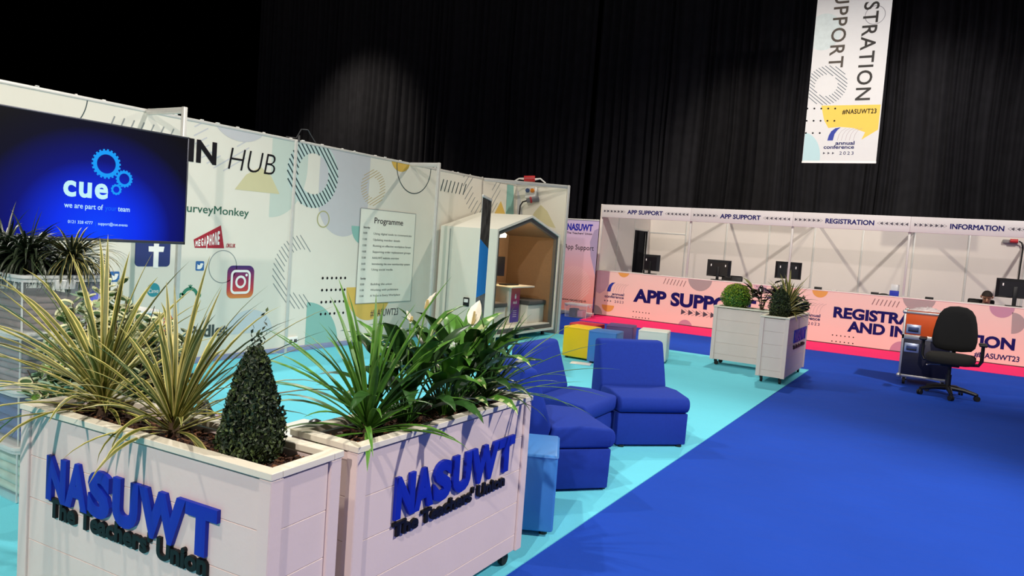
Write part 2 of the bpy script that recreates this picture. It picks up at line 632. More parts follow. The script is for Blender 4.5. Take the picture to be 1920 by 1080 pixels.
# arc near the frame brace, slashes right of it
c = W.px(777, 312)
printed(W, ring_polys(c, up(777, 312, 364), 0.013, a0=172, a1=368), 'printed_arc', C_DK, wall, 2, ZT)
c = W.px(752, 300)
printed(W, [ell(c, 0.2, 0.16)], 'printed_shape', mat('print_gold', '#d8b04a', 0.5, var=0.01), wall, 1, ZT)
sl = []
for i in range(7):
    x = 826 + i * 7.0
    sl.append(line_poly(W.px(x, 358 + i * 1.2), W.px(x + 6, 336 + i * 1.5), 0.02))
printed(W, sl, 'printed_slashes', C_DK, wall, 1, ZT)
c = W.px(905, 345)
printed(W, hatch_ring(c, 0.55, 0.3, 50, 0.09, 0.014), 'printed_stripes', C_LINE, wall, 1, ZT)
# upper left: arc, slashes
c = W.px(80, 165)
printed(W, ring_polys(c, W.px(165, 182)[0] - c[0], 0.008, a0=-60, a1=30), 'printed_arc', C_DK, wall, 1, ZT)
sl = []
for i in range(7):
    x = 209 + i * 18.5
    sl.append(line_poly(W.px(x, 232 + i * 3.6), W.px(x + 6, 218 + i * 3.9), 0.012))
printed(W, sl, 'printed_slashes', C_LINE, wall, 1, ZT)

# title and names on the wall
p, q = W.px(353, 306), W.px(405, 310)
lettering(W, 'IN', (p[0], q[1]), q[0] - p[0], up(388, 266, 309), M_INK, wall, bold=0.035)
p, q = W.px(427, 317), W.px(515, 326)
lettering(W, 'HUB', (p[0], p[1]), q[0] - p[0], up(440, 276, 318), M_INK, wall, bold=-0.014, shear=0.18)
M_DGREEN = mat('print_dark_green', '#1c5a46', 0.5, var=0.01)
p, q = W.px(339, 396), W.px(466, 404.5)
lettering(W, 'SurveyMonkey', (p[0], p[1]), q[0] - p[0], up(405, 386, 400) * 1.06, M_DGREEN, wall, bold=0.004)
M_RED = mat('print_crimson', '#a3162c', 0.5, var=0.01)
A, B, C_, D = W.px(363, 449), W.px(414, 422.5), W.px(420, 465.5), W.px(365, 464.5)
badge = printed(W, [[D, C_, B, A]], 'logo', M_RED, wall, 2, label='crimson wedge shaped badge')
n9 = 'MEGAPHONE'
mbt = MB()
for i, ch in enumerate(n9):
    t0 = (i + 0.35) / 9.7
    t1 = (i + 1.15) / 9.7
    lo0 = D[1] + (C_[1] - D[1]) * t0
    hi0 = A[1] + (B[1] - A[1]) * t0
    a = A[0] + (B[0] - A[0]) * t0 + 0.01
    wd = (B[0] - A[0]) * (t1 - t0) * 0.92
    h = hi0 - lo0
    lettering_mb(mbt, W, ch, (a, lo0 + h * (0.16 if ch != 'P' else -0.12)), wd, h * (0.66 if ch != 'P' else 0.95), bold=0.04, lift=0.0035)
mbt.build('lettering', M_WHITEP, badge, smooth=False)
p, q = W.px(423, 464), W.px(441, 465)
lettering(W, '.ORG.UK', (p[0], p[1]), q[0] - p[0], up(430, 457, 464.5), M_RED, wall, bold=0.02)
# square f icon
M_FB = mat('print_denim_blue', '#26326e', 0.5, var=0.01)
def rrect(a0, b0, a1, b1, r, n=5):
    out = []
    for cx, cy, s in ((a1 - r, b0 + r, -90), (a1 - r, b1 - r, 0), (a0 + r, b1 - r, 90), (a0 + r, b0 + r, 180)):
        for k in range(n + 1):
            t = radians(s + 90 * k / n)
            out.append((cx + r * cos(t), cy + r * sin(t)))
    return out
p, q = W.px(252, 499.5), W.px(318, 499.5)
S = q[0] - p[0]
icon = printed(W, [rrect(p[0], p[1], p[0] + S, p[1] + S, 0.04)], 'logo', M_FB, wall, 1, label='dark blue square icon with a white f')
fa, fb = W.px(287.5, 480)[0], W.px(297, 480)[0]
zc0, zc1 = W.px(290, 472)[1], W.px(290, 462)[1]
stem_c = (fa + fb) / 2
printed(W, [[(fa, p[1] - 0.012), (fb, p[1] - 0.012), (fb, zc0), (W.px(306, 472)[0], zc0), (W.px(308, 462)[0], zc1), (fb, zc1), (fb, zc1 + 0.09), (fb + 0.06, zc1 + 0.14), (fb + 0.12, zc1 + 0.14), (fb + 0.12, zc1 + 0.26), (fb, zc1 + 0.26), (fa, zc1 + 0.17), (fa, zc1), (W.px(278.5, 462)[0], zc1), (W.px(278.5, 472)[0], zc0), (fa, zc0)]], 'letter', M_WHITEP, icon, 3)
# @ mark
p, q = W.px(183.5, 494), W.px(195.5, 494)
lettering(W, '@', (p[0], p[1] - 0.01), q[0] - p[0], up(189, 484, 494), M_INK, wall)
# bird icons
M_TW = mat('print_mid_blue', '#2c66a6', 0.5, var=0.01)
BIRD = [(0.10, 0.22), (0.22, 0.28), (0.14, 0.36), (0.24, 0.40), (0.12, 0.52), (0.24, 0.53), (0.14, 0.70), (0.32, 0.60), (0.50, 0.57), (0.52, 0.72), (0.62, 0.80), (0.74, 0.76), (0.88, 0.80), (0.82, 0.70), (0.92, 0.68), (0.82, 0.60), (0.80, 0.44), (0.70, 0.28), (0.54, 0.18), (0.34, 0.15)]
def bird_icon(x0, x1, yb, yt):
    p, q = W.px(x0, yb), W.px(x1, yb)
    S = (q[0] - p[0])
    H = up((x0 + x1) / 2, yt, yb)
    ic = printed(W, [rrect(p[0], p[1], p[0] + S, p[1] + H, 0.012)], 'logo', M_TW, wall, 1, label='small blue square icon with a white bird')
    printed(W, [[(p[0] + S * a, p[1] + H * b) for a, b in BIRD]], 'bird', M_WHITEP, ic, 3)
bird_icon(205, 223.3, 528.5, 509)
bird_icon(366.3, 382, 507.5, 489.5)
# round teal icon
M_CANVA = mat('print_turquoise', '#2f8f9c', 0.5, var=0.01)
c = W.px(287.5, 543.5)
ro = up(287.5, 531, 544)
ic = printed(W, [ell(c, ro)], 'logo', M_CANVA, wall, 1, label='round turquoise icon with a script word')
lettering(W, 'Canva', (c[0], c[1] - 0.03), ro * 1.5, ro * 0.6, M_WHITEP, ic, align='c', shear=0.2, lift=0.004)
# green arch emblem
M_GRN = mat('print_green', '#2f7f62', 0.5, var=0.01)
c = W.px(356, 556)
ro = up(356, 538, 556)
pol = ring_polys(c, ro, ro * 0.35, n=24, a0=10, a1=170)
pol += ring_polys((c[0] - ro * 1.0, c[1] + ro * 0.12), ro * 0.3, ro * 0.2, n=20) + ring_polys((c[0] + ro * 1.0, c[1] + ro * 0.12), ro * 0.3, ro * 0.2, n=20)
for a in (60, 90, 120):
    pol.append(line_poly((c[0] + ro * 0.9 * cos(radians(90)), c[1] + ro * 0.9), (c[0] + ro * 0.4 * cos(radians(a)), c[1] + ro * 1.25 * (1 if a == 90 else 0.96)), ro * 0.1))
printed(W, pol, 'logo', M_GRN, wall, 1, label='green arch emblem')
# rounded camera icon with its printed colour run
p, q = W.px(424, 558), W.px(474, 560)
S = q[0] - p[0]
H = up(449, 498, 559)
z0 = W.px(449, 559)[1]
M_INSTA = gradient_mat('print_sunset', [(0.0, '#d98a3c'), (0.28, '#c23a40'), (0.62, '#8e2456'), (1.0, '#33246e')], 2, z0, z0 + H)
ic = printed(W, [rrect(p[0], z0, p[0] + S, z0 + H, S * 0.2)], 'logo', M_INSTA, wall, 1, label='rounded camera icon running from violet to orange')
cx, cz = p[0] + S / 2, z0 + H / 2
def rr_ring(s, h, r, w):
    o_, i_ = rrect(cx - s, cz - h, cx + s, cz + h, r, 6), rrect(cx - s + w, cz - h + w, cx + s - w, cz + h - w, max(r - w, 0.01), 6)
    k = len(o_)
    return [[o_[i], o_[(i + 1) % k], i_[(i + 1) % k], i_[i]] for i in range(k)]
pol = rr_ring(S * 0.37, H * 0.37, S * 0.17, S * 0.075) + ring_polys((cx, cz), S * 0.2, S * 0.072) + [ell((cx + S * 0.21, cz + H * 0.21), S * 0.045, n=16)]
printed(W, pol, 'camera_outline', M_WHITEP, ic, 3)
# words low on the wall behind the plants
p, q = W.px(353, 625), W.px(416, 640)
lettering(W, 'Padlet', (p[0], W.px(360, 634)[1]), (q[0] - p[0]) * 1.15, up(365, 605, 632) * 0.85, mat('print_charcoal', '#3c4440', 0.5, var=0.01), wall, bold=0.03)
p, q = W.px(305, 630), W.px(322, 630)
printed(W, [rrect(p[0], p[1], q[0], p[1] + up(313, 588, 630), 0.07)], 'logo', mat('print_coral', '#cf5a3f', 0.5, var=0.01), wall, 1, label='coral rounded icon')
p, q = W.px(158, 617), W.px(250, 617)
lettering(W, 'NASUWT', (p[0], p[1]), q[0] - p[0], up(240, 594, 617), M_NAVY, wall, bold=0.035)
p, q = W.px(694, 594), W.px(746, 583)
lettering(W, '#NASUWT23', (p[0], p[1]), q[0] - p[0], up(720, 577, 590), mat('print_plum', '#3a3038', 0.5, var=0.01), wall)
# wall sockets near the foot
for (x, y, nm) in ((547, 638, 1),):
    p = W.px(x, y)
    s = MB()
    P = W.P(p[0], p[1], 0.012)
    s.box(P, (0.02, 0.15, 0.09), 0.006)
    root = s.build('wall_socket', M_WHITEP)
    tag(root, 'small white double power socket low on the left wall behind the cone bush', 'socket')
    for dy in (-0.036, 0.036):
        MB().box((P[0] + 0.0115, P[1] + dy, P[2] - 0.005), (0.003, 0.045, 0.04), 0.002).build('socket_face', mat('print_thin_dark', '#4a4a4c', 0.5), root)

# programme sheet
pTL, pTR, pBR, pBL = W.px(674.4, 390), W.px(777.8, 401), W.px(770, 564.4), W.px(667, 569)
M_PAPER = mat('poster_paper', '#e9e9dc', 0.35, var=0.01)
pa0, pa1 = (pTL[0] + pBL[0]) / 2, (pTR[0] + pBR[0]) / 2
pz1, pz0 = (pTL[1] + pTR[1]) / 2, (pBL[1] + pBR[1]) / 2
poster = thing('programme_poster', 'white programme sheet listing Saturday and Sunday times, fixed to the left wall', 'poster', W.P((pa0 + pa1) / 2, pz0, 0.004))
mb = MB()
mb.prism([(pa0, pz0), (pa1, pz0), (pa1, pz1), (pa0, pz1)], W.P(0, 0, 0.0045), W.u, W.v, W.n, 0.003)
mb.build('sheet', M_PAPER, poster, smooth=False)
fr = [line_poly((pa0, pz0), (pa1, pz0), 0.008), line_poly((pa0, pz1), (pa1, pz1), 0.008), line_poly((pa0, pz0), (pa0, pz1), 0.008), line_poly((pa1, pz0), (pa1, pz1), 0.008)]
PW = Frame(W.P(0, 0, 0.0075), W.u, W.v, W.n)
printed(PW, fr, 'border', C_LINE, poster, 0)
pw, ph = pa1 - pa0, pz1 - pz0
lettering(PW, 'Programme', (pa0 + pw * 0.24, pz1 - ph * 0.145), pw * 0.52, ph * 0.062, mat('print_maroon_black', '#2a1820', 0.5, var=0.01), poster, name='heading', bold=0.008, lift=0.001)
mb = MB()
rows = [('Saturday', None, 0.205, True), ('10:00', 'Using digital tools to communicate', 0.265, False), ('11:00', 'Updating member details', 0.33, False), ('13:00', 'Running an effective workplace forum', 0.395, False), ('14:00', 'Supporting order replacement groups', 0.46, False), ('15:00', 'NASUWT website overview', 0.525, False), ('16:00', 'Introducing the new membership system', 0.59, False), ('17:00', 'Using social media', 0.65, False), ('Sunday', None, 0.745, True), ('10:00', 'Building the union', 0.808, False), ('11:00', 'Working with politicians', 0.87, False), ('13:00', 'A Voice in Every Workplace', 0.932, False)]
for a, b, t, bold in rows:
    z = pz1 - ph * t
    lettering_mb(mb, PW, a, (pa0 + pw * 0.06, z), None, ph * 0.021, bold=0.02 if bold else 0.0, lift=0.001)
    if b:
        lettering_mb(mb, PW, b, (pa0 + pw * 0.24, z), min(pw * 0.7, pw * 0.021 * len(b)), ph * 0.022, lift=0.001)
mb.build('timetable', mat('print_text_grey', '#5b5d58', 0.5, var=0.01), poster, smooth=False)

# return panel at the far end of the left wall
YR = 10.985
wr = struct(MB().span((XW, YR, 0.0), (-5.585, YR + 0.045, WTOP - 0.02)).build('wall_end', M_WALL, smooth=False))
R_ = Frame((0, YR, 0), (1, 0, 0), (0, 0, 1), (0, -1, 0))
printed(W, [[W.px(948, 402), W.px(963, 402), W.px(963, 345), W.px(951, 345)]], 'printed_shape', C_TEAL, wall, 2, ZT)
printed(W, [[W.px(927, 400), W.px(947, 401), W.px(939, 377)]], 'printed_shape', C_YEL, wall, 3, ZT)
printed(R_, [[R_.px(993, 415), R_.px(1042, 428), R_.px(1026, 396), R_.px(1014, 384), R_.px(1002, 398)]], 'printed_shape', C_SAND, wr, 0, ZT)
printed(R_, [[R_.px(970, 402), R_.px(980, 402), R_.px(976, 372), R_.px(970, 352)]], 'printed_shape', C_GREY, wr, 1, ZT)
mb = MB()
mb.span((XW, YR - 0.005, WTOP - 0.03), (-5.585, YR + 0.05, WTOP), 0.003)
mb.build('top_rail', M_ALUW, wr)

# slim aluminium frame braces
def brace(p_wall, p_post, label, posts=True):
    t = thing('frame_brace', label, 'frame brace', (p_post[0], p_post[1], 0))
    a = Vector((p_wall[0], p_wall[1], 0))
    b = Vector((p_post[0], p_post[1], 0))
    d = (b - a)
    L = d.length
    ang = atan2(d.y, d.x)
    Rm = Matrix.Rotation(ang, 3, 'Z')
    mid = (a + b) / 2
    mb = MB()
    mb.box((b.x, b.y, WTOP / 2 + 0.004), (0.04, 0.04, WTOP - 0.004), 0.006, R=Rm)
    for s in (-1, 1):
        off = Rm @ Vector((0, s * 0.0205, 0))
        mb.box((b.x + off.x, b.y + off.y, WTOP / 2), (0.01, 0.003, WTOP - 0.05), R=Rm)
    mb.build('post', M_ALUW, t)
    mb = MB()
    zr = WTOP - 0.028
    ux = d.normalized()
    e = a + ux * 0.02
    f_ = b - ux * 0.022
    m2 = (e + f_) / 2
    mb.box((m2.x, m2.y, zr), ((f_ - e).length, 0.03, 0.055), 0.004, R=Rm)
    for s in (-1, 1):
        off = Rm @ Vector((0, s * 0.0155, 0))
        mb.box((m2.x + off.x, m2.y + off.y, zr), ((f_ - e).length, 0.002, 0.018), R=Rm)
    mb.build('rail', M_ALUW, t)
    return t
brace((XW, 4.155), (-6.03, 4.155), 'slim post and rail brace above the top edge of the large screen')
brace((XW, 8.04), (-6.085, 8.04), 'slim post and rail brace crossing the thin black arc beside the programme sheet')
brace((XW, 9.9), (-5.56, 10.92), 'aluminium corner frame standing at the far side of the white work pod')

def nat(s, **kw):
    v = text_data(s, kw.get('bold', 0), 0, kw.get('spacing', 1.0), 0.5)[0]
    return max(p.x for p in v) - min(p.x for p in v)
def arrow_polys(a, b, h, n, step, d=1, outline_after=True):
    out = []
    for i in range(n):
        x = a + i * step
        if d > 0:
            out.append([(x, b - h / 2), (x + h * 0.85, b), (x, b + h / 2)])
        else:
            out.append([(x + h * 0.85, b - h / 2), (x + h * 0.85, b + h / 2), (x, b)])
    return out
def arrow_outline(a, b, h, n, step, w, d=1):
    out = []
    for i in range(n):
        x = a + i * step
        tip = (x + h * 0.85, b) if d > 0 else (x, b)
        p, q = ((x, b - h / 2), (x, b + h / 2)) if d > 0 else ((x + h * 0.85, b - h / 2), (x + h * 0.85, b + h / 2))
        out += [line_poly(p, tip, w), line_poly(q, tip, w)]
    return out
def conference_logo(F, a0, a1, z0, H, parent):
    """swoosh, two words and the year in the box a0..a1, z0..z0+H"""
    w = a1 - a0
    top = z0 + H
    sw = [(a0 + w * .10, z0 + H * .52), (a0 + w * .13, z0 + H * .70), (a0 + w * .2, z0 + H * .86), (a0 + w * .33, z0 + H * .97), (a0 + w * .5, top), (a0 + w * .40, z0 + H * .9), (a0 + w * .32, z0 + H * .76), (a0 + w * .28, z0 + H * .52)]
    printed(F, [sw], 'logo', mat('print_royal', '#22379c', 0.5, var=0.01), parent, 2)
    feath = []
    for k in range(1, 6):
        o = w * 0.13 * k
        pts = [(a0 + w * .30 + o, z0 + H * .52), (a0 + w * .34 + o, z0 + H * .74), (a0 + w * .42 + o, z0 + H * .88), (a0 + w * .55 + o, z0 + H * .96)]
        for i in range(3):
            feath.append(line_poly(pts[i], pts[i + 1], w * 0.008))
    printed(F, feath, 'logo_feathers', mat('print_feather', '#a98f98', 0.5, var=0.01), parent, 2)
    mb = MB()
    lettering_mb(mb, F, 'annual', (a1, z0 + H * .36), w * .62, H * .135, bold=0.02, align='r')
    lettering_mb(mb, F, 'conference', (a1, z0 + H * .215), w * 1.0, H * .135, bold=0.02, align='r')
    lettering_mb(mb, F, '2023', (a1, z0), w * .46, H * .115, spacing=1.4, align='r')
    mb.build('lettering', M_NAVY, parent, smooth=False)
    printed(F, arrow_polys(a0, z0 + H * .055, H * .09, 3, w * .15), 'arrows', mat('print_slate', '#4a4653', 0.5, var=0.01), parent, 2)

# ================================================================== BIG SCREEN ON ITS STAND
XT = -5.2
T_ = Frame((XT, 0, 0), (0, 1, 0), (0, 0, 1), (1, 0, 0))
ty0, ty1, tz0, tz1 = 2.155, 3.637, 1.285, 2.125
tv = thing('display_screen', 'large flat screen showing a blue picture with gears, up on a stand at the left', 'screen', (XT - 0.03, (ty0 + ty1) / 2, 0))
mb = MB()
mb.span((XT - 0.05, ty0, tz0), (XT - 0.002, ty1, tz1), 0.006)
mb.span((XT - 0.085, ty0 + 0.2, tz0 + 0.1), (XT - 0.05, ty1 - 0.2, tz1 - 0.2), 0.01)
mb.build('casing', M_BLACK, tv)
mb = MB()
bw = 0.012
mb.span((XT - 0.006, ty0, tz0), (XT + 0.002, ty1, tz0 + 0.022), 0.002)
mb.span((XT - 0.006, ty0, tz1 - bw), (XT + 0.002, ty1, tz1), 0.002)
mb.span((XT - 0.006, ty0, tz0), (XT + 0.002, ty0 + bw, tz1), 0.002)
mb.span((XT - 0.006, ty1 - bw, tz0), (XT + 0.002, ty1, tz1), 0.002)
mb.build('bezel', mat('screen_bezel', '#4c4d55', 0.35, 0.5, var=0.03), tv)
def screen_mat(name, cy, cz, ry, rz, strength):
    m = bpy.data.materials.new(name)
    m.use_nodes = True
    nt = m.node_tree
    b = nt.nodes['Principled BSDF']
    b.inputs['Base Color'].default_value = (0.002, 0.002, 0.004, 1)
    b.inputs['Roughness'].default_value = 0.18
    tc = nt.nodes.new('ShaderNodeTexCoord')
    mp = nt.nodes.new('ShaderNodeMapping')
    mp.vector_type = 'TEXTURE'
    mp.inputs['Location'].default_value = (0, cy, cz)
    mp.inputs['Scale'].default_value = (50, ry, rz)
    gr = nt.nodes.new('ShaderNodeTexGradient')
    gr.gradient_type = 'SPHERICAL'
    rp = nt.nodes.new('ShaderNodeValToRGB')
    e = rp.color_ramp.elements
    e[0].position, e[0].color = 0.0, (0, 0, 0.0005, 1)
    e[1].position, e[1].color = 1.0, (0.0, 0.055, 1.0, 1)
    x = e.new(0.72)
    x.color = (0.0, 0.028, 0.85, 1)
    x = e.new(0.45)
    x.color = (0.0, 0.003, 0.17, 1)
    x = e.new(0.2)
    x.color = (0.0, 0.0003, 0.012, 1)
    nt.links.new(tc.outputs['Object'], mp.inputs['Vector'])
    nt.links.new(mp.outputs['Vector'], gr.inputs['Vector'])
    nt.links.new(gr.outputs['Fac'], rp.inputs['Fac'])
    nt.links.new(rp.outputs['Color'], b.inputs['Emission Color'])
    b.inputs['Emission Strength'].default_value = strength
    return m
mb = MB()
mb.span((XT - 0.004, ty0 + bw, tz0 + 0.022), (XT, ty1 - bw, tz1 - bw))
scr = mb.build('screen_picture', screen_mat('glowing_blue_picture', 0.05, 1.36, 1.02, 0.90, 1.0), tv, smooth=False)
def glow(name, color, s=1.0):
    m = mat(name, color, 0.4, var=0, emit=s, spec=0.0)
    m.node_tree.nodes['Principled BSDF'].inputs['Base Color'].default_value = (0, 0, 0, 1)
    return m
G_CYAN, G_ICE, G_DIM = glow('glow_cyan', '#1f9dfa'), glow('glow_ice', '#c4f3fb'), glow('glow_dim_blue', '#1f62f5')
def gear(c, ro, ri, teeth):
    out = []
    n = teeth * 4
    for i in range(n):
        b0, b1 = 2 * pi * i / n, 2 * pi * (i + 1) / n
        r0 = ro if (i % 4) in (0, 1) else ro * 0.9
        out.append([(c[0] + ri * cos(b0), c[1] + ri * sin(b0)), (c[0] + r0 * cos(b0), c[1] + r0 * sin(b0)), (c[0] + r0 * cos(b1), c[1] + r0 * sin(b1)), (c[0] + ri * cos(b1), c[1] + ri * sin(b1))])
    return out
def tup(x, y0, y1):
    return abs(T_.px(x, y0)[1] - T_.px(x, y1)[1])
pol = gear(T_.px(199.5, 307.5), tup(199, 280, 308), tup(199, 290, 308), 22) + gear(T_.px(233, 335.5), tup(233, 319, 335.5), tup(233, 325.5, 335.5), 16) + gear(T_.px(218, 355.5), tup(218, 345, 355.5), tup(218, 349.5, 355.5), 11)
printed(T_, pol, 'picture_gears', G_CYAN, scr, 0)
p, q = T_.px(118, 368), T_.px(202, 374)
lettering(T_, 'cue', (p[0], p[1] + 0.004), q[0] - p[0], tup(160, 338, 371) * 1.28, G_ICE, scr, bold=0.03, lift=0.001, spacing=1.12)
p, q = T_.px(120, 388.5), T_.px(243, 394)
w_ = q[0] - p[0]
ex = nat('we are part of your team')
lettering(T_, 'we are part of', (p[0], p[1]), w_ * nat('we are part of') / ex, tup(150, 379, 389), G_ICE, scr, lift=0.001, bold=0.006)
lettering(T_, 'your', (p[0] + w_ * nat('we are part of n') / ex - w_ * nat('n') / ex * 1.02 + 0.002, p[1]), w_ * nat('your') / ex, tup(150, 379, 389), G_DIM, scr, lift=0.001, bold=0.006)
lettering(T_, 'team', (q[0], p[1]), w_ * nat('team') / ex, tup(150, 379, 389), G_ICE, scr, lift=0.001, bold=0.006, align='r')
p, q = T_.px(127, 418), T_.px(239, 422)
lettering(T_, '0121 328 4777', (p[0], p[1]), (q[0] - p[0]) * 0.40, tup(150, 412.5, 418), G_ICE, scr, lift=0.001)
lettering(T_, '|', (p[0] + (q[0] - p[0]) * 0.445, p[1] - 0.004), 0.003, tup(150, 412, 418), G_DIM, scr, lift=0.001)
lettering(T_, 'support@cue.events', (q[0], p[1] - 0.002), (q[0] - p[0]) * 0.51, tup(150, 412.5, 418), G_ICE, scr, lift=0.001, align='r')
# stand
st = MB()
cy = (ty0 + ty1) / 2 - 0.02
for dy in (-0.22, -0.02):
    st.tube([(XT - 0.09, cy + dy, 0.05), (XT - 0.09, cy + dy, 1.75)], 0.028, 14)
for dy in (-0.22, -0.02):
    st.box((XT - 0.08, cy + dy, 1.65), (0.03, 0.05, 0.4), 0.005)
st.build('pole', mat('grey_steel', '#777780', 0.35, 0.8, var=0.05), tv)
st = MB()
st.box((XT - 0.09, cy - 0.12, 0.03), (0.55, 0.9, 0.04), 0.01)
st.build('base', M_BLACK, tv)
# small monitor on a low white stand in front of the wall
sm_y0, sm_y1 = on(168, 530, 0, -5.75)[1] - 0.16, on(208.5, 530, 0, -5.75)[1]
sm_z1, sm_z0 = on(200, 514, 0, -5.75)[2], on(200, 514, 0, -5.75)[2] - 0.27
ms = thing('monitor', 'small black monitor glowing blue under the large screen', 'monitor', (-5.76, (sm_y0 + sm_y1) / 2, 0.72))
MB().span((-5.79, sm_y0, sm_z0), (-5.752, sm_y1, sm_z1), 0.006).build('casing', M_BLACK, ms)
MB().span((-5.753, sm_y0 + 0.015, sm_z0 + 0.015), (-5.750, sm_y1 - 0.02, sm_z1 - 0.015)).build('screen_picture', screen_mat('small_blue_picture', 0.06, (sm_z0 - 0.72) + 0.02, 0.20, 0.22, 0.9), ms, smooth=False)
mb = MB()
ymid = (sm_y0 + sm_y1) / 2
mb.box((-5.80, ymid, (0.72 + sm_z0) / 2 + 0.05), (0.03, 0.06, sm_z0 - 0.72 + 0.12), 0.005)
mb.box((-5.79, ymid, 0.727), (0.16, 0.22, 0.014), 0.005)
mb.build('stand', M_BLACK, ms)
tb = thing('side_table', 'white topped table under the small glowing monitor', 'table', (-5.85, ymid, 0))
MB().box((-5.85, ymid, 0.705), (0.5, 1.0, 0.028), 0.006).build('tabletop', mat('white_laminate', '#e9e8e4', 0.4, var=0.02), tb)
for sx in (-1, 1):
    for sy in (-1, 1):
        MB().tube([(-5.85 + sx * 0.2, ymid + sy * 0.44, 0.007), (-5.85 + sx * 0.2, ymid + sy * 0.44, 0.692)], 0.018, 10).build('leg', M_ALU, tb)

# ================================================================== WORK POD
def inset(poly, d):
    n = len(poly)
    out = []
    A = sum(poly[i][0] * poly[(i + 1) % n][1] - poly[(i + 1) % n][0] * poly[i][1] for i in range(n))
    s = 1 if A > 0 else -1
    for i in range(n):
        p0, p1, p2 = Vector(poly[i - 1]), Vector(poly[i]), Vector(poly[(i + 1) % n])
        d1, d2 = (p1 - p0).normalized(), (p2 - p1).normalized()
        n1, n2 = Vector((-d1.y, d1.x)) * s, Vector((-d2.y, d2.x)) * s
        k = n1 + n2
        k = k / (1 + n1.dot(n2))
        out.append((p1.x + k.x * d, p1.y + k.y * d))
    return out
def shell(mb, outer, inner, x0, x1, m=0):
    n = len(outer)
    vs_ = [(x0, y, z) for y, z in outer] + [(x1, y, z) for y, z in outer] + [(x0, y, z) for y, z in inner] + [(x1, y, z) for y, z in inner]
    fs_ = []
    for i in range(n):
        j = (i + 1) % n
        fs_ += [[i, j, n + j, n + i], [2 * n + i, 3 * n + i, 3 * n + j, 2 * n + j], [i, 2 * n + i, 2 * n + j, j], [n + i, n + j, 3 * n + j, 3 * n + i]]
    mb.add(vs_, fs_, m)
M_POD = mat('pod_white_laminate', '#e6e4d6', 0.4, var=0.015, scale=3)
M_FELT = mat('pod_brown_felt', '#80664a', 0.95, var=0.06, scale=60, bump=0.2, bscale=400)
M_GASK = mat('pod_grey_edge', '#5a5750', 0.8, var=0.05)
M_TAN = mat('pod_tan_back', '#c9a27c', 0.8, var=0.03)
py0, py1, px0, px1 = 8.80, 10.74, -6.55, -5.55
pod = thing('work_pod', 'white house shaped work pod with gabled roof and brown felt inside', 'work pod', (-6.05, 9.77, 0))
sec = [(py0, 0.095), (py1, 0.095), (py1, 1.652), (9.775, 1.915), (py0, 1.652)]
mb = MB()
shell(mb, sec, inset(sec, 0.035), px0, px1)
o = mb.build('shell', M_POD, pod, smooth=False)
mb = MB()
shell(mb, inset(sec, 0.036), inset(sec, 0.10), px1 - 0.07, px1 - 0.022)
mb.build('edge_trim', M_GASK, pod, smooth=False)
mb = MB()
shell(mb, inset(sec, 0.036), inset(sec, 0.075), px0 + 0.06, px1 - 0.075)
mb.build('felt_lining', M_FELT, pod, smooth=False)
ins = inset(sec, 0.036)
MB().prism(ins, (px0 + 0.012, 0, 0), (0, 1, 0), (0, 0, 1), (1, 0, 0), 0.045).build('back_panel', M_TAN, pod, smooth=False)
MB().span((px0 + 0.08, py0 + 0.1, 0.175), (px1 - 0.03, py1 - 0.1, 0.21), 0.004).build('pod_floor', M_POD, pod)
for yy in (py0 + 0.15, 9.77, py1 - 0.15):
    for xx in (px0 + 0.12, px1 - 0.12):
        MB().tube([(xx, yy, 0.007), (xx, yy, 0.094)], 0.03, 12).build('foot', M_BLACK, pod)
MB().span((px0 + 0.17, py0 - 0.004, 0.11), (px0 + 0.185, py0, 1.62)).build('panel_joint', mat('pod_joint', '#9fa39c', 0.6), pod)
for yc_, face in ((py0 + 0.36, 1), (py1 - 0.36, -1)):
    mb = MB()
    mb.span((px0 + 0.09, yc_ - 0.27, 0.211), (px1 - 0.16, yc_ + 0.27, 0.50), 0.006)
    b = mb.build('bench', M_POD, pod)
    MB().span((px0 + 0.09, yc_ - 0.28, 0.502), (px1 - 0.13, yc_ + 0.28, 0.575), 0.02, 3).build('seat_cushion', mat('pod_grey_cushion', '#575350', 0.85, var=0.06, bump=0.15), b)
tpx = on(963, 600, 0, px1 - 0.25)[1]
mb = MB()
mb.span((px0 + 0.09, 9.77 - 0.34, 0.795), (px1 - 0.06, 9.77 + 0.34, 0.82), 0.006)
mb.build('tabletop', mat('pale_oak_top', '#e3d8bf', 0.45, var=0.03), pod)
XP = px1 - 0.22
mb = MB()
mb.span((XP - 0.32, 9.77 - 0.17, 0.211), (XP, 9.77 + 0.17, 0.794), 0.006)
ped = mb.build('pedestal', M_POD, pod)
PF = Frame((XP, 0, 0), (0, 1, 0), (0, 0, 1), (1, 0, 0))
M_PED = gradient_mat('print_pod_sunrise', [(0.0, '#3b3aa0'), (0.35, '#5a2d86'), (0.65, '#b02c5c'), (1.0, '#d2603c')], 2, 0.25, 0.79)
printed(PF, [[(9.77 - 0.10, 0.24), (9.77 + 0.165, 0.24), (9.77 + 0.165, 0.785), (9.77 - 0.10, 0.785)]], 'printed_sign', M_PED, ped, 0)
lettering(PF, 'nook', (9.80, 0.53), 0.12, 0.055, M_WHITEP, ped, align='c', bold=0.01)
printed(PF, [rrect(9.78, 0.61, 9.825, 0.66, 0.008), [(9.78, 0.665), (9.825, 0.665), (9.802, 0.69)]], 'printed_mark', M_WHITEP, ped, 2)
printed(PF, [line_poly((9.75, 0.42 - k * 0.03), (9.86, 0.42 - k * 0.03), 0.006) for k in range(4)], 'printed_lines', M_WHITEP, ped, 2)
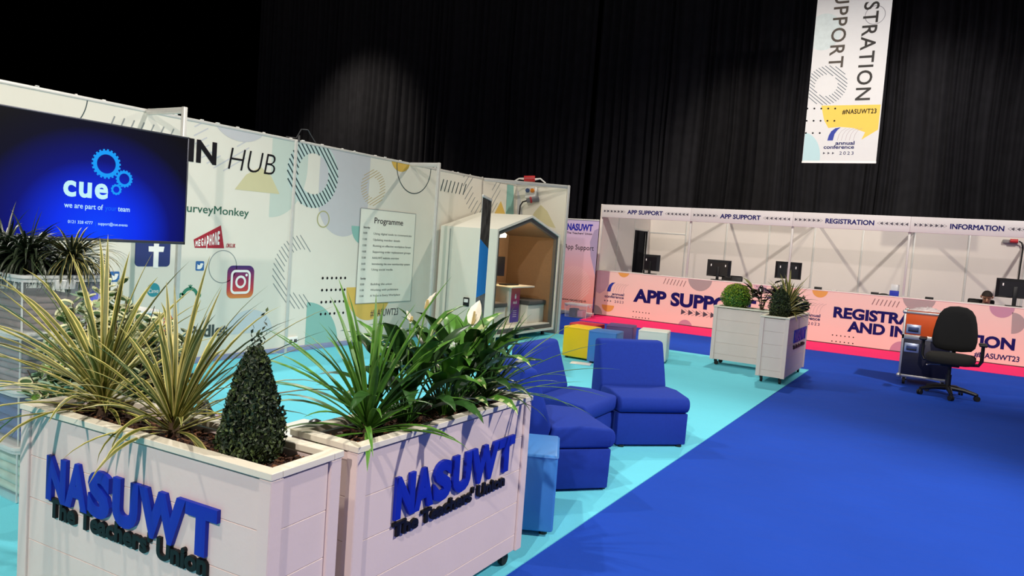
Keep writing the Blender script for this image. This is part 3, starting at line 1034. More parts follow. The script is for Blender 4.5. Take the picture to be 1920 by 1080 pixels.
# lamp in the pod
mb = MB()
lc = (px1 - 0.30, 9.22, 1.59)
mb.lathe([(0.02, 0.11), (0.06, 0.10), (0.17, 0.0), (0.16, -0.045), (0.03, -0.05)][::-1], lc, 24)
mb.build('lamp_shade', mat('lit_lamp_shade', '#fff1d2', 0.5, var=0, emit=3.0), pod)
d = bpy.data.lights.new('pod_lamp', 'POINT')
d.energy = 24
d.color = (1, 0.72, 0.42)
d.shadow_soft_size = 0.09
lo = bpy.data.objects.new('pod_lamp', d)
COL.objects.link(lo)
lo.location = (lc[0] + 0.02, lc[1] + 0.06, lc[2] - 0.14)
P = on(874.5, 566, 1, py0)
MB().box((P.x, py0 - 0.007, P.z), (0.10, 0.012, 0.13), 0.012).build('socket_plate', M_BLACK, pod)
MB().box((P.x, py0 - 0.0145, P.z + 0.018), (0.07, 0.004, 0.05), 0.003).build('display', M_WHITEP, pod)
# monitor and keyboard inside
mo = thing('monitor', 'slim black monitor on the table inside the white pod', 'monitor', (px0 + 0.25, 9.5, 0.82))
q = on(925, 492, 0, -6.02)
q.z = 1.10
Rm = Matrix.Rotation(radians(66), 3, 'Z')
MB().box((q.x, q.y, q.z), (0.42, 0.03, 0.30), 0.008, R=Rm).build('casing', M_BLACK, mo)
mb = MB()
mb.tube([(q.x - 0.03, q.y + 0.02, 0.83), (q.x - 0.03, q.y + 0.02, 1.08)], 0.02, 10)
mb.lathe([(0.11, 0.8215), (0.11, 0.832), (0.02, 0.836)], (q.x - 0.03, q.y + 0.02, 0), 20)
mb.build('stand', M_ALU, mo)
kb = MB().box((-5.82, 9.66, 0.831), (0.15, 0.36, 0.02), 0.005).build('keyboard', M_BLACK)
tag(kb, 'black keyboard on the pod table', 'keyboard')

# ================================================================== POWER BOX ON THE END PANEL
def px_on_end(x, y, off=0.0):
    return on(x, y, 1, YR - off)
c0 = px_on_end(996, 361, 0.05)
pb = thing('power_box', 'white power socket box with blue and orange fittings on the end panel above the pod', 'power box', (c0.x, YR, c0.z - 0.1))
MB().box((c0.x, YR - 0.045, c0.z), (0.20, 0.088, 0.19), 0.01).build('housing', M_WHITEP, pb)
for dx, cc, nm in ((-0.045, '#3b4f78', 'blue_cover'), (0.05, '#e58a22', 'orange_switch')):
    mb = MB()
    mb.tube([(c0.x + dx, YR - 0.089, c0.z + 0.03), (c0.x + dx, YR - 0.115, c0.z + 0.03)], 0.036, 16)
    mb.build(nm, mat(nm, cc, 0.4), pb)
pc = px_on_end(998, 375, 0.12)
pg = thing('power_plug', 'grey and red plug hanging under the power box above the pod', 'plug', (pc.x, YR - 0.1, pc.z))
mb = MB()
mb.tube([(pc.x + 0.07, YR - 0.03, pc.z + 0.03), (pc.x + 0.0, YR - 0.09, pc.z + 0.01), (pc.x - 0.09, YR - 0.15, pc.z - 0.02)], [0.05, 0.05, 0.038], 14)
mb.build('body', mat('plug_grey', '#6b6d72', 0.5), pg)
mb = MB()
mb.tube([(pc.x - 0.02, YR - 0.105, pc.z + 0.004), (pc.x - 0.045, YR - 0.122, pc.z - 0.004)], [0.055, 0.055], 14)
mb.build('collar', mat('plug_red', '#a3202a', 0.45), pg)
k0 = px_on_end(977, 398, 0.16)
cb = MB().tube([(pc.x - 0.09, YR - 0.15, pc.z - 0.02), (pc.x - 0.16, YR - 0.16, pc.z - 0.04), (pc.x - 0.2, YR - 0.17, pc.z - 0.11), (pc.x - 0.205, YR - 0.175, pc.z - 0.3), (pc.x - 0.2, YR - 0.19, pc.z - 0.55), (pc.x - 0.2, YR - 0.19, 0.2)], 0.012, 10).build('power_cable', M_RUBBER)
tag(cb, 'black power cable dropping from the plug behind the pod roof', 'cable')
tp = on(993, 338, 1, 10.55)
rp = thing('power_connector', 'red power connector lying on top of the aluminium corner frame', 'connector', (tp.x, 10.55, WTOP))
tpz = WTOP + 0.055
mb = MB()
mb.tube([(tp.x - 0.09, 10.52, tpz), (tp.x + 0.07, 10.60, tpz + 0.012)], [0.05, 0.052], 14)
mb.build('body', mat('plug_red_bright', '#c4282c', 0.4), rp)
MB().tube([(tp.x - 0.09, 10.52, tpz), (tp.x - 0.17, 10.49, tpz), (tp.x - 0.24, 10.46, tpz - 0.05)], [0.02, 0.012, 0.012], 10).build('lead', M_WHITEP, rp)
mb = MB()
mb.tube([(tp.x + 0.07, 10.6, tpz), (tp.x + 0.15, 10.64, tpz + 0.02), (tp.x + 0.22, 10.7, tpz - 0.045)], [0.02, 0.012, 0.012], 10)
mb.build('lead', M_WHITEP, rp)
# loose wire loops on the wall top
wl = MB()
P = W.px(570, 262)
wl.tube([(XW - 0.02, P[0] - 0.25, WTOP + 0.012), (XW - 0.02, P[0] - 0.1, WTOP + 0.02), (XW - 0.01, P[0] - 0.04, WTOP + 0.13), (XW - 0.01, P[0] + 0.06, WTOP + 0.14), (XW - 0.02, P[0] + 0.15, WTOP + 0.06), (XW - 0.02, P[0] + 0.2, WTOP + 0.014)], 0.006, 8)
wl.tube([(XW + 0.01, P[0] - 0.09, WTOP - 0.02), (XW + 0.002, P[0] - 0.08, WTOP + 0.02), (XW - 0.02, P[0] - 0.06, WTOP + 0.05)], 0.015, 8)
o = wl.build('loose_wire', mat('dark_wire', '#3a3a3c', 0.5))
tag(o, 'loose wire loop on the wall top above the big striped ring', 'wire')

# ================================================================== ROLLER BANNERS
def roller(name, label, P1, P2, h, cassette=True):
    P1, P2 = Vector((P1[0], P1[1], 0)), Vector((P2[0], P2[1], 0))
    u = (P2 - P1).normalized()
    n = u.cross(Vector((0, 0, 1)))
    mid = (P1 + P2) / 2
    if n.dot(CAM - mid) < 0:
        P1, P2 = P2, P1
        u = -u
        n = -n
    t = thing(name, label, 'banner', mid)
    L = (P2 - P1).length
    F = Frame(P1, u, (0, 0, 1), n)
    ang = atan2(u.y, u.x)
    Rm = Matrix.Rotation(ang, 3, 'Z')
    c = mid - n * 0.02
    MB().box((c.x, c.y, 0.055), (L + 0.03, 0.11, 0.08), 0.02, 3, R=Rm).build('cassette', M_ALU, t)
    for s in (-0.3, 0.3):
        q = mid + u * L * s
        MB().box((q.x, q.y, 0.0125), (0.03, 0.3, 0.012), 0.003, R=Rm).build('foot', M_ALU, t)
    c = mid - n * 0.03
    MB().tube([(c.x, c.y, 0.09), (c.x, c.y, h)], 0.011, 10).build('pole', M_ALU, t)
    c = mid
    MB().box((c.x, c.y, h + 0.008), (L, 0.02, 0.03), 0.005, R=Rm).build('top_bar', M_ALUW, t)
    return t, F, L
# tall photo banner seen nearly edge on
t, F, L = roller('roller_banner', 'narrow looking banner seen edge on, standing in front of the white pod', (-4.80, 7.23), (-5.175, 8.01), 2.0)
mb = MB()
mb.prism([(0, 0.08), (L, 0.08), (L, 2.0), (0, 2.0)], F.P(0, 0, -0.002), F.u, F.v, F.n, 0.002)
sh = mb.build('sheet', M_WHITEP, t, smooth=False)
printed(F, [[(0.01, 1.50), (L - 0.01, 1.38), (L - 0.01, 1.99), (0.01, 1.99)]], 'printed_photo', mat('print_dark_photo', '#4a4542', 0.9, var=0.5, scale=7, spec=0.0), sh, 0)
printed(F, [[(0.01, 0.80), (L - 0.01, 0.80), (L - 0.01, 1.38), (0.01, 1.50)]], 'printed_panel', mat('print_sky_blue', '#2f7cc6', 0.9, var=0.02, spec=0.0), sh, 0)
printed(F, [[(0.01, 0.10), (L - 0.01, 0.10), (L - 0.01, 0.80), (0.01, 0.80)]], 'printed_photo', mat('print_grey_photo', '#6c6e70', 0.9, var=0.6, scale=9, spec=0.0), sh, 0)
# app support banner
YB = 14.30
bx1 = on(1110, 589, 1, YB)[0]
t, F, L = roller('roller_banner', 'pink and lilac banner reading App Support beside the counters', (bx1 - 0.86, YB), (bx1, YB), 2.06)
M_BAN = gradient_mat('print_dawn', [(0.0, '#f08f7f'), (0.35, '#eda59e'), (0.7, '#dab4c6'), (1.0, '#c6b3d6')], 2, 0.08, 2.06)
mb = MB()
mb.prism([(0, 0.08), (L, 0.08), (L, 2.06), (0, 2.06)], F.P(0, 0, -0.002), F.u, F.v, F.n, 0.002)
sh = mb.build('sheet', M_BAN, t, smooth=False)
p, q = F.px(1063, 432), F.px(1111, 434)
lettering(F, 'NASUWT', (q[0], q[1]), (q[0] - p[0]), abs(F.px(1090, 418)[1] - F.px(1090, 431)[1]), mat('print_ultramarine', '#1d1f9c', 0.5, var=0.01), sh, bold=0.04, align='r')
lettering(F, "The Teachers' Union", (q[0], q[1] - 0.075), (q[0] - p[0]), 0.04, M_INK, sh, align='r', bold=0.01)
p, q = F.px(1058, 467), F.px(1113, 470)
lettering(F, 'App Support', (q[0], q[1]), (q[0] - p[0]), abs(F.px(1090, 460)[1] - F.px(1090, 469)[1]), M_INK, sh, align='r', spacing=1.05)
c = F.px(1075, 533)
printed(F, [qd for qd in hatch_ring(c, 0.40, 0.02, 45, 0.045, 0.01)], 'printed_stripes', mat('print_blush', '#f3c6bd', 0.5, var=0.01), sh, 1)
p, q = F.px(1054, 563), F.px(1099, 567)
lettering(F, 'www.nasuwt.org.uk', (q[0], q[1]), q[0] - p[0], 0.05, M_INK, sh, align='r')
printed(F, [[(L, 1.9), (L, 0.9), (L - 0.14, 1.3), (L - 0.18, 1.6), (L - 0.1, 1.85)]], 'printed_shape', mat('print_mauve', '#a996b4', 0.5, var=0.01), sh, 1)

# ------------------------------------------------------------------ clear boxes
M_CLEAR = mat('clear_plastic', '#eef2f2', 0.12, var=0, alpha=0.09, spec=0.6)
M_CLEARRIM = mat('frosted_plastic_rim', '#e6e9e6', 0.25, var=0, alpha=0.6, spec=0.6)
def tub(name, label, c, s, h, rz=0.0, group=None, base=0.0, lid=True, taper=0.92):
    t = thing(name, label, 'storage tub', (c[0], c[1], base), rz, group)
    Mw = WM(t)
    sx, sy = s[0] / 2, s[1] / 2
    tk = 0.004
    mb = MB()
    levels = [(taper, 0.0), (taper + (1 - taper) * 0.5, h * 0.5), (1.0, h * 0.9)]
    rings = []
    def ring(k, z, d):
        out = []
        for x, y in rrect(-sx * k + d, -sy * k + d, sx * k - d, sy * k - d, 0.018, 3):
            out.append(Mw @ Vector((x, y, z)))
        return out
    n = len(ring(1, 0, 0))
    vs_ = []
    for k, z in levels:
        vs_ += ring(k, z, 0)
    for k, z in levels:
        vs_ += ring(k, max(z, tk), tk)
    L_ = len(levels)
    fs_ = []
    for r in range(L_ - 1):
        for i in range(n):
            j = (i + 1) % n
            fs_.append([r * n + i, r * n + j, (r + 1) * n + j, (r + 1) * n + i])
            o_ = L_ * n
            fs_.append([o_ + r * n + i, o_ + (r + 1) * n + i, o_ + (r + 1) * n + j, o_ + r * n + j])
    fs_.append(list(range(n))[::-1])
    fs_.append([L_ * n + i for i in range(n)])
    mb.add(vs_, fs_)
    mb.build('body', M_CLEAR, t)
    mb = MB()
    for z, e in ((h * 0.90, 0.008), (h * 0.965, 0.014)):
        o_ = [Vector((x, y, z)) for x, y in rrect(-sx - e, -sy - e, sx + e, sy + e, 0.045, 3)]
        i_ = [Vector((x, y, z)) for x, y in rrect(-sx + 0.002, -sy + 0.002, sx - 0.002, sy - 0.002, 0.04, 3)]
        k = len(o_)
        hh = Vector((0, 0, 0.016))
        vv = [Mw @ p for p in o_ + [p + hh for p in o_] + i_ + [p + hh for p in i_]]
        ff = []
        for i in range(k):
            j = (i + 1) % k
            ff += [[i, j, k + j, k + i], [2 * k + i, 3 * k + i, 3 * k + j, 2 * k + j], [i, 2 * k + i, 2 * k + j, j], [k + i, k + j, 3 * k + j, 3 * k + i]]
        mb.add(vv, ff)
    mb.build('rim', M_CLEARRIM, t)
    if lid:
        mb = MB()
        mb.prism(rrect(-sx - 0.006, -sy - 0.006, sx + 0.006, sy + 0.006, 0.045, 3), Mw @ Vector((0, 0, h - 0.006)), Mw.to_3x3() @ Vector((1, 0, 0)), Mw.to_3x3() @ Vector((0, 1, 0)), Vector((0, 0, 1)), 0.006)
        mb.build('lid', M_CLEARRIM, t)
    for ax, ay in ((-1, -1), (1, -1), (1, 1), (-1, 1)):
        mb = MB()
        mb.tube([Mw @ Vector((ax * (sx * taper - 0.004), ay * (sy * taper - 0.004), 0.004)), Mw @ Vector((ax * (sx - 0.006), ay * (sy - 0.006), h * 0.9))], 0.005, 6)
        mb.build('corner_rib', M_CLEARRIM, t)
    for s_ in (-1, 1):
        p = Mw @ Vector((s_ * (sx + 0.012), 0, h * 0.86))
        MB().box(p, (0.02, 0.1, 0.05), 0.006, R=Mw.to_3x3()).build('clip', M_CLEARRIM, t)
    return t
def contents(name, label, cat, c, s, z0, color, n, rz=0.0, seed=1):
    """folded goods lying in a tub, one layer on another"""
    rnd = random.Random(seed)
    mb = MB()
    z = z0
    for i in range(n):
        h = s[2] / n
        mb.box((c[0] + rnd.uniform(-.008, .008), c[1] + rnd.uniform(-.008, .008), z + h / 2), (s[0] * rnd.uniform(.92, 1), s[1] * rnd.uniform(.92, 1), h * 0.96), min(h * 0.4, 0.02), 3, R=Matrix.Rotation(rz + rnd.uniform(-.03, .03), 3, 'Z'))
        z += h
    o = mb.build(name, mat(name + color, color, 0.8, var=0.2, scale=9))
    return tag(o, label, cat)
tx, tyy = -4.165, 2.035
th = 0.285
names = ['second lowest', '', '', '']
lab = ['clear storage tub with pale green contents, lowest of the stack at the left edge', 'clear storage tub with dark blue contents, second from the bottom of its stack', 'clear storage tub with grey contents, third from the bottom of its stack', 'clear storage tub on top of the stack, under the trailing grassy plants']
for k in range(4):
    tub('storage_tub', lab[k], (tx, tyy), (0.57, 0.40), th, 0, 'clear tubs stacked by the large screen', base=0.008 + k * (th + 0.002))
contents('folded_fabric', 'pale green folded fabric in the lowest tub', 'fabric', (tx, tyy), (0.44, 0.29, 0.19), 0.016, '#b9d3c4', 4, seed=3)
contents('folded_fabric', 'dark blue folded fabric in the second tub from the floor', 'fabric', (tx, tyy), (0.46, 0.30, 0.21), 0.016 + th + 0.002, '#33508f', 4, seed=4)
contents('paper_bundle', 'grey paper bundle in the third tub from the floor', 'papers', (tx, tyy), (0.46, 0.30, 0.20), 0.016 + 2 * (th + 0.002), '#7d7a80', 6, seed=5)
contents('paper_bundle', 'brown grey paper bundle in the topmost tub', 'papers', (tx, tyy), (0.46, 0.30, 0.17), 0.016 + 3 * (th + 0.002), '#6e6260', 5, seed=6)
bxc = (on(1075, 596, 2, 0)[0] + 0.02, on(1075, 596, 2, 0)[1] + 0.16)
tub('storage_tub', 'clear storage box with dark goods inside, on the carpet before the pink banner', bxc, (0.50, 0.34), 0.28, 0.1, base=0.008)
o = MB().box((bxc[0] - 0.09, bxc[1], 0.105), (0.15, 0.2, 0.17), 0.02, 3).build('cloth_bundle', mat('navy_bundle', '#2c3050', 0.8, 0.2))
tag(o, 'navy bundle inside the clear box before the pink banner', 'bundle')
o = MB().box((bxc[0] + 0.09, bxc[1] - 0.01, 0.095), (0.13, 0.19, 0.15), 0.02, 3).build('cloth_bundle', mat('pink_bundle', '#b9788a', 0.8, 0.2))
tag(o, 'pink bundle inside the clear box before the pink banner', 'bundle')

# ================================================================== SERVICE COUNTERS
M_SHELLW = mat('warm_white_panel', '#e6dcd2', 0.55, var=0.012, scale=3)
M_CFRONT = mat('print_pale_peach', '#eecdc2', 0.5, var=0.012, scale=2)
M_FASCIA = mat('fascia_white', '#d5cfcd', 0.5, var=0.01)
XL = -6.735
YBK = 17.93
wb = struct(MB().span((XL - 0.04, YBK, 0), (3.3, YBK + 0.04, 2.46)).build('wall_counter_back', M_SHELLW, smooth=False))
mb = MB()
dy0, dy1 = on(1187.5, 470, 0, XL)[1], on(1211.5, 470, 0, XL)[1]
mb.span((XL - 0.04, YC + 0.03, 0), (XL, dy0, 2.46))
mb.span((XL - 0.04, dy0, 2.0), (XL, dy1, 2.46))
mb.span((XL - 0.04, dy1, 0), (XL, YBK, 2.46))
wl_ = struct(mb.build('wall_counter_left', M_SHELLW, smooth=False))
for yy in (15.93, 16.93):
    MB().span((XL, yy - 0.018, 0.006), (XL + 0.012, yy + 0.018, 2.46), 0.003).build('post', M_ALUW, wl_)
mb = MB()
mb.span((XL - 0.05, dy0 - 0.03, 1.99), (XL + 0.014, dy1 + 0.03, 2.04), 0.003)
mb.span((XL - 0.05, dy1, 0.0), (XL + 0.014, dy1 + 0.03, 2.02), 0.003)
mb.build('door_frame', M_ALUW, wl_)
for k in range(10):
    xx = XL + 1.0 * (k + 1) - 0.02
    if xx > 3.2:
        break
    mb = MB()
    mb.span((xx - 0.02, YBK - 0.014, 0.006), (xx + 0.02, YBK, 2.46), 0.004)
    mb.span((xx - 0.006, YBK - 0.017, 0.1), (xx + 0.006, YBK - 0.0135, 2.4))
    mb.build('post', M_ALUW, wb)
mb = MB()
mb.span((XL + 0.02, YBK - 0.012, 1.955), (XL + 0.98, YBK - 0.002, 1.995), 0.002)
mb.build('door_head', M_ALUW, wb)
MB().span((XL + 0.03, YBK - 0.010, 0.01), (XL + 0.96, YBK - 0.001, 1.954), 0.002).build('door_leaf', mat('door_leaf_white', '#ddd2c6', 0.5, var=0.01), wb)

K = Frame((0, YC, 0), (1, 0, 0), (0, 0, 1), (0, -1, 0))
def kz(x, y):
    return K.px(x, y)[1]
X2 = -2.715
XR_ = 1.30
def counter(name, label, x0, x1):
    t = thing(name, label, 'counter', ((x0 + x1) / 2, YC + 0.2, 0))
    MB().span((x0, YC, 0.008), (x1, YC + 0.03, 0.985)).build('front_panel', M_CFRONT, t, smooth=False)
    MB().span((x0, YC - 0.006, 0.985), (x1, YC + 0.50, 1.003), 0.004).build('worktop', mat('counter_top_white', '#eae1da', 0.4, var=0.01), t)
    mb = MB()
    mb.span((x0 + 0.002, YC + 0.031, 0.008), (x0 + 0.03, YC + 0.48, 0.984))
    mb.span((x1 - 0.03, YC + 0.031, 0.008), (x1 - 0.002, YC + 0.48, 0.984))
    mb.build('side_panel', M_SHELLW, t, smooth=False)
    MB().span((x0, YC - 0.004, 0.006), (x1, YC, 0.022)).build('kick_strip', mat('dark_kick', '#5a3038', 0.6), t, smooth=False)
    return t
def child(t, n):
    return [c for c in t.children if c.name.split('.')[0] == n][0]
ct1 = counter('service_counter', 'peach fronted service counter lettered APP SUPPORT', XL, X2 - 0.002)
ct2 = counter('service_counter', 'peach fronted service counter lettered REGISTRATION AND INFORMATION', X2 + 0.002, XR_)
f1, f2 = child(ct1, 'front_panel'), child(ct2, 'front_panel')
C_LAV = mat('print_lavender_pink', '#cfaeb8', 0.5, var=0.01)
C_MAUV = mat('print_mauve_pink', '#bf8ea4', 0.5, var=0.01)
C_MUST = mat('print_counter_mustard', '#e0a352', 0.5, var=0.01)
C_GREYC = mat('print_counter_grey', '#a99a98', 0.5, var=0.01)
C_SLASH = mat('print_brown_line', '#8c6a6a', 0.5, var=0.01)
def disc(px_, py_, rpx, a0=0, a1=360):
    c = K.px(px_, py_)
    r = abs(K.px(px_, py_)[1] - K.px(px_, py_ + rpx)[1])
    return ell(c, r, a0=a0, a1=a1, n=28)
CT = 0.982
printed(K, [[(XL + 0.01, CT), (XL + 0.01, 0.52), (XL + 0.1, 0.48), (XL + 0.22, 0.56), (XL + 0.30, 0.70), (XL + 0.31, CT)]], 'printed_shape', C_LAV, f1, 0)
printed(K, [clip_top(disc(1170, 508, 12), CT), clip_top(disc(1140, 572, 12.5, 180, 360), CT)], 'printed_shape', C_MUST, f1, 0)
printed(K, [clip_top(disc(1313, 523, 23), CT), clip_top([(XL + 0.008, 0.03)] + ell((XL + 0.008, 0.03), 0.19, a0=0, a1=90), CT)], 'printed_shape', C_GREYC, f1, 0)
printed(K, [clip_top(disc(1284, 613, 13.5, 0, 180), CT, 0.02)], 'printed_shape', C_MAUV, f1, 0)
printed(K, [clip_top(disc(1426, 533, 13), CT)], 'printed_shape', C_LAV, f1, 0)
printed(K, [line_poly(K.px(1244 + i * 6.2, 532 + i * 0.9), K.px(1249 + i * 6.2, 521.5 + i * 0.9), 0.014) for i in range(7)], 'printed_slashes', C_SLASH, f1, 1)
def dotgrid(x0, x1, y0, y1, f):
    a, b = K.px(x0, y0), K.px(x1, y1)
    a2 = K.px(x0, y1)
    printed(K, [ell((a[0] + (b[0] - a[0]) * i / 5, a[1] - j * 0.115), 0.012, n=8) for i in range(6) for j in range(2)], 'printed_dots', M_INK, f, 1)
dotgrid(1187.5, 1217, 584, 587, f1)
p, q = K.px(1187, 566), K.px(1416, 588)
lettering(K, 'APP SUPPORT', (p[0], (p[1] + K.px(1233, 570)[1]) / 2), (q[0] - p[0]), abs(kz(1200, 542) - kz(1200, 567)), M_NAVY, f1, bold=0.045)
a, b = K.px(1277, 584.5), K.px(1345, 590)
printed(K, arrow_polys(a[0], a[1], 0.12, 5, 0.155), 'arrows', mat('print_slate', '#4a4653', 0.5, var=0.01), f1, 1)
printed(K, arrow_outline(a[0] + 0.07, a[1], 0.12, 5, 0.155, 0.006), 'arrow_outlines', mat('print_slate', '#4a4653', 0.5), f1, 1)
l0, l1 = K.px(1133, 566)[0], K.px(1169, 566)[0]
lz = K.px(1140, 566)[1]
lh = abs(kz(1150, 529) - kz(1150, 567))
conference_logo(K, l0, l1, lz, lh, f1)
dx = K.px(1537, 593)[0] - K.px(1169, 556)[0]
conference_logo(K, l0 + dx, l1 + dx, lz, lh, f2)
printed(K, [clip_top(disc(1538, 544, 14), CT)], 'printed_shape', C_MUST, f2, 0)
printed(K, [clip_top(disc(1690, 660, 20, 0, 180), CT, 0.02), clip_top(disc(1879, 576, 20), CT)], 'printed_shape', C_MAUV, f2, 0)
printed(K, [clip_top(disc(1724, 557, 28), CT), [K.px(1898, 586)] + ell(K.px(1898, 606), abs(kz(1898, 586) - kz(1898, 606)), a0=90, a1=-90, n=20)], 'printed_shape', C_GREYC, f2, 0)
printed(K, [line_poly(K.px(1635 + i * 7.6, 571 + i * 0.9), K.px(1641 + i * 7.6, 560 + i * 0.9), 0.014) for i in range(7)], 'printed_slashes', C_SLASH, f2, 1)
dotgrid(1561, 1600, 628, 633, f2)
capz = abs(kz(1563, 575) - kz(1563, 595.5))
p, q = K.px(1562, 595), K.px(1688, 610)
lettering(K, 'REGISTRATION', (p[0], p[1]), (q[0] - p[0]) * nat('REGISTRATION', bold=0.045) / nat('REGISTR', bold=0.045), capz, M_NAVY, f2, bold=0.045)
p, q = K.px(1588, 623), K.px(1902, 656)
lettering(K, 'AND INFORMATION', (p[0], (p[1] + q[1]) / 2), q[0] - p[0], capz * 0.98, M_NAVY, f2, bold=0.045)
p, q = K.px(1826, 670), K.px(1911, 678)
lettering(K, '#NASUWT23', (p[0], (p[1] + q[1]) / 2), q[0] - p[0], abs(kz(1870, 665) - kz(1870, 675)), M_NAVY, f2, bold=0.02)

# overhead header on slim posts
hd = thing('header_frame', 'long white header sign on slim posts above the service counters', 'header sign', (-2.7, YC, 0))
zb0, zb1 = 2.172, 2.452
words = ['APP SUPPORT', 'APP SUPPORT', 'REGISTRATION', 'INFORMATION']
bays = [XL, -4.725, X2, -0.715, XR_]
M_ARW = mat('print_dark_arrow', '#4b4550', 0.5, var=0.01)
for i, wd in enumerate(words):
    x0, x1 = bays[i], bays[i + 1]
    fa = MB().span((x0 + 0.001, YC - 0.012, zb0), (x1 - 0.001, YC + 0.03, zb1), 0.004).build('fascia', M_FASCIA, hd)
    H_ = Frame((0, YC - 0.012, 0), (1, 0, 0), (0, 0, 1), (0, -1, 0))
    m_ = (x0 + x1) / 2
    width = {0: 0.80, 1: 0.80, 2: 0.83, 3: 0.79}[i]
    lettering(H_, wd, (m_, 2.264), width, 0.09, M_NAVY, fa, bold=0.03, align='c')
    for d, s in ((1, -1), (-1, 1)):
        a0 = m_ + s * (width / 2 + 0.09) - (0.46 if s < 0 else 0)
        printed(H_, arrow_polys(a0, 2.309, 0.06, 6, 0.082, d), 'arrows', M_ARW, fa, 1)
        printed(H_, arrow_outline(a0 + 0.04 * d, 2.309, 0.06, 6, 0.082, 0.004, d), 'arrow_outlines', M_ARW, fa, 1)
for i, x in enumerate(bays):
    MB().span((x - 0.02, YC + 0.032, 1.004), (x + 0.02, YC + 0.072, zb1), 0.005).build('post', M_ALUW, hd)
    MB().span((x - 0.018, YC + 0.074, 2.38), (x + 0.018, YBK - 0.018, 2.44), 0.004).build('cross_rail', M_ALUW, hd)

# ------------------------------------------------------------------ monitors seen from behind
def monitor(label, x, y, z0, z1, w, rz):
    t = thing('monitor', label, 'monitor', (x, y, 1.004), rz, 'monitors on the service counters')
    h = z1 - z0
    zc = (z0 + z1) / 2 - 1.004
    M = WM(t)
    def b(c, s, bv, name, m):
        mb = MB()
        v, f = rbox(s[0], s[1], s[2], bv, 2)
        mb.add(v, f, 0, M @ Matrix.Translation(Vector(c)))
        return mb.build(name, m, t)
    mb = MB()
    hw, hh = w / 2, h / 2
    fr = [(-hw, 0.0, -hh), (hw, 0.0, -hh), (hw, 0.0, hh), (-hw, 0.0, hh)]
    e = 0.05
    bk = [(-hw + e, -0.04, -hh + 0.02), (hw - e, -0.04, -hh + 0.02), (hw - e, -0.04, hh - e), (-hw + e, -0.04, hh - e)]
    ft = [(a, 0.018, c) for a, _, c in fr]
    vv = [M @ Vector((a, b_, c + zc)) for a, b_, c in fr + bk + ft]
    ff = [[4, 5, 6, 7], [0, 1, 5, 4], [1, 2, 6, 5], [2, 3, 7, 6], [3, 0, 4, 7], [11, 10, 9, 8], [0, 8, 9, 1], [1, 9, 10, 2], [2, 10, 11, 3], [3, 11, 8, 0]]
    mb.add(vv, ff)
    o = mb.build('casing', mat('monitor_black', '#17171a', 0.3, var=0.05), t, smooth=False)
    fix_normals(o)
    b((0, 0.0185, zc), (w - 0.03, 0.002, h - 0.04), 0, 'screen', mat('dark_glass', '#05060a', 0.1, var=0))
    for s in ((-1, 1) if w > 0.45 else (-1,)):
        b((s * (hw - e - 0.05), -0.0415, zc + 0.06), (0.02, 0.004, 0.045), 0.002, 'white_sticker', M_WHITEP)
    b((0, -0.05, zc * 0.5 + 0.02), (0.06, 0.02, zc + 0.02), 0.004, 'stand', M_BLACK)
    b((0, -0.02, 0.008), (0.24, 0.18, 0.014), 0.005, 'stand_base', M_BLACK)
    return t
monitor('small black monitor seen from behind beside the dark doorway', on(1221, 490, 1, 15.2)[0], 15.22, 1.075, 1.425, 0.42, -0.25)
monitor('black monitor seen from behind at the middle of the APP SUPPORT counter', on(1348, 500, 1, 15.2)[0], 15.2, 1.075, 1.42, 0.50, -0.06)
monitor('black monitor seen from behind, half hidden by a slim header post', on(1478, 505, 1, 15.2)[0], 15.2, 1.15, 1.485, 0.49, 0.06)
monitor('black monitor seen from behind beside the seated person', on(1904, 537, 1, 15.2)[0], 15.2, 1.145, 1.475, 0.56, 0.04)
def small_box(name, label, cat, x, y, s, m, z=1.004, bv=0.005):
    o = MB().box((x, y, z + s[2] / 2), s, bv).build(name, m)
    return tag(o, label, cat)
def atc(px_, yy=15.05):
    return on(px_, 545, 1, yy)[0]
small_box('card_reader', 'small black box on the worktop above the mustard half disc', 'card reader', atc(1533.5), 15.05, (0.13, 0.08, 0.045), M_BLACK)
small_box('card_reader', 'small black box on the worktop left of the blue leaflet holder', 'card reader', atc(1641), 15.03, (0.13, 0.08, 0.04), M_BLACK)
small_box('card_reader', 'small black box on the worktop behind the black swivel chair', 'card reader', atc(1744), 15.03, (0.13, 0.08, 0.04), M_BLACK)
small_box('tray', 'small pale flat tray on the worktop right of the mustard half disc', 'tray', atc(1564), 15.03, (0.09, 0.07, 0.016), M_ALUW)
lf = thing('leaflet_holder', 'blue box with clear back holding leaflets on the worktop', 'leaflet holder', (atc(1677), 15.06, 1.004))
MB().box((atc(1677), 15.06, 1.054), (0.15, 0.08, 0.098), 0.006).build('tray', mat('ultramarine_box', '#1e2ea6', 0.5), lf)
MB().box((atc(1677) + 0.005, 15.095, 1.115), (0.14, 0.006, 0.2), 0.001).build('clear_back', M_CLEARRIM, lf)
mb = MB()
mb.tube([(atc(1651) - 0.02, 15.09, 1.012), (atc(1655), 15.05, 1.022), (atc(1663), 15.04, 1.022), (atc(1668), 15.05, 1.012)], [0.01, 0.016, 0.014, 0.008], 8)
tag(mb.build('scanner', M_BLACK), 'low black handset lying left of the blue leaflet holder', 'handset')
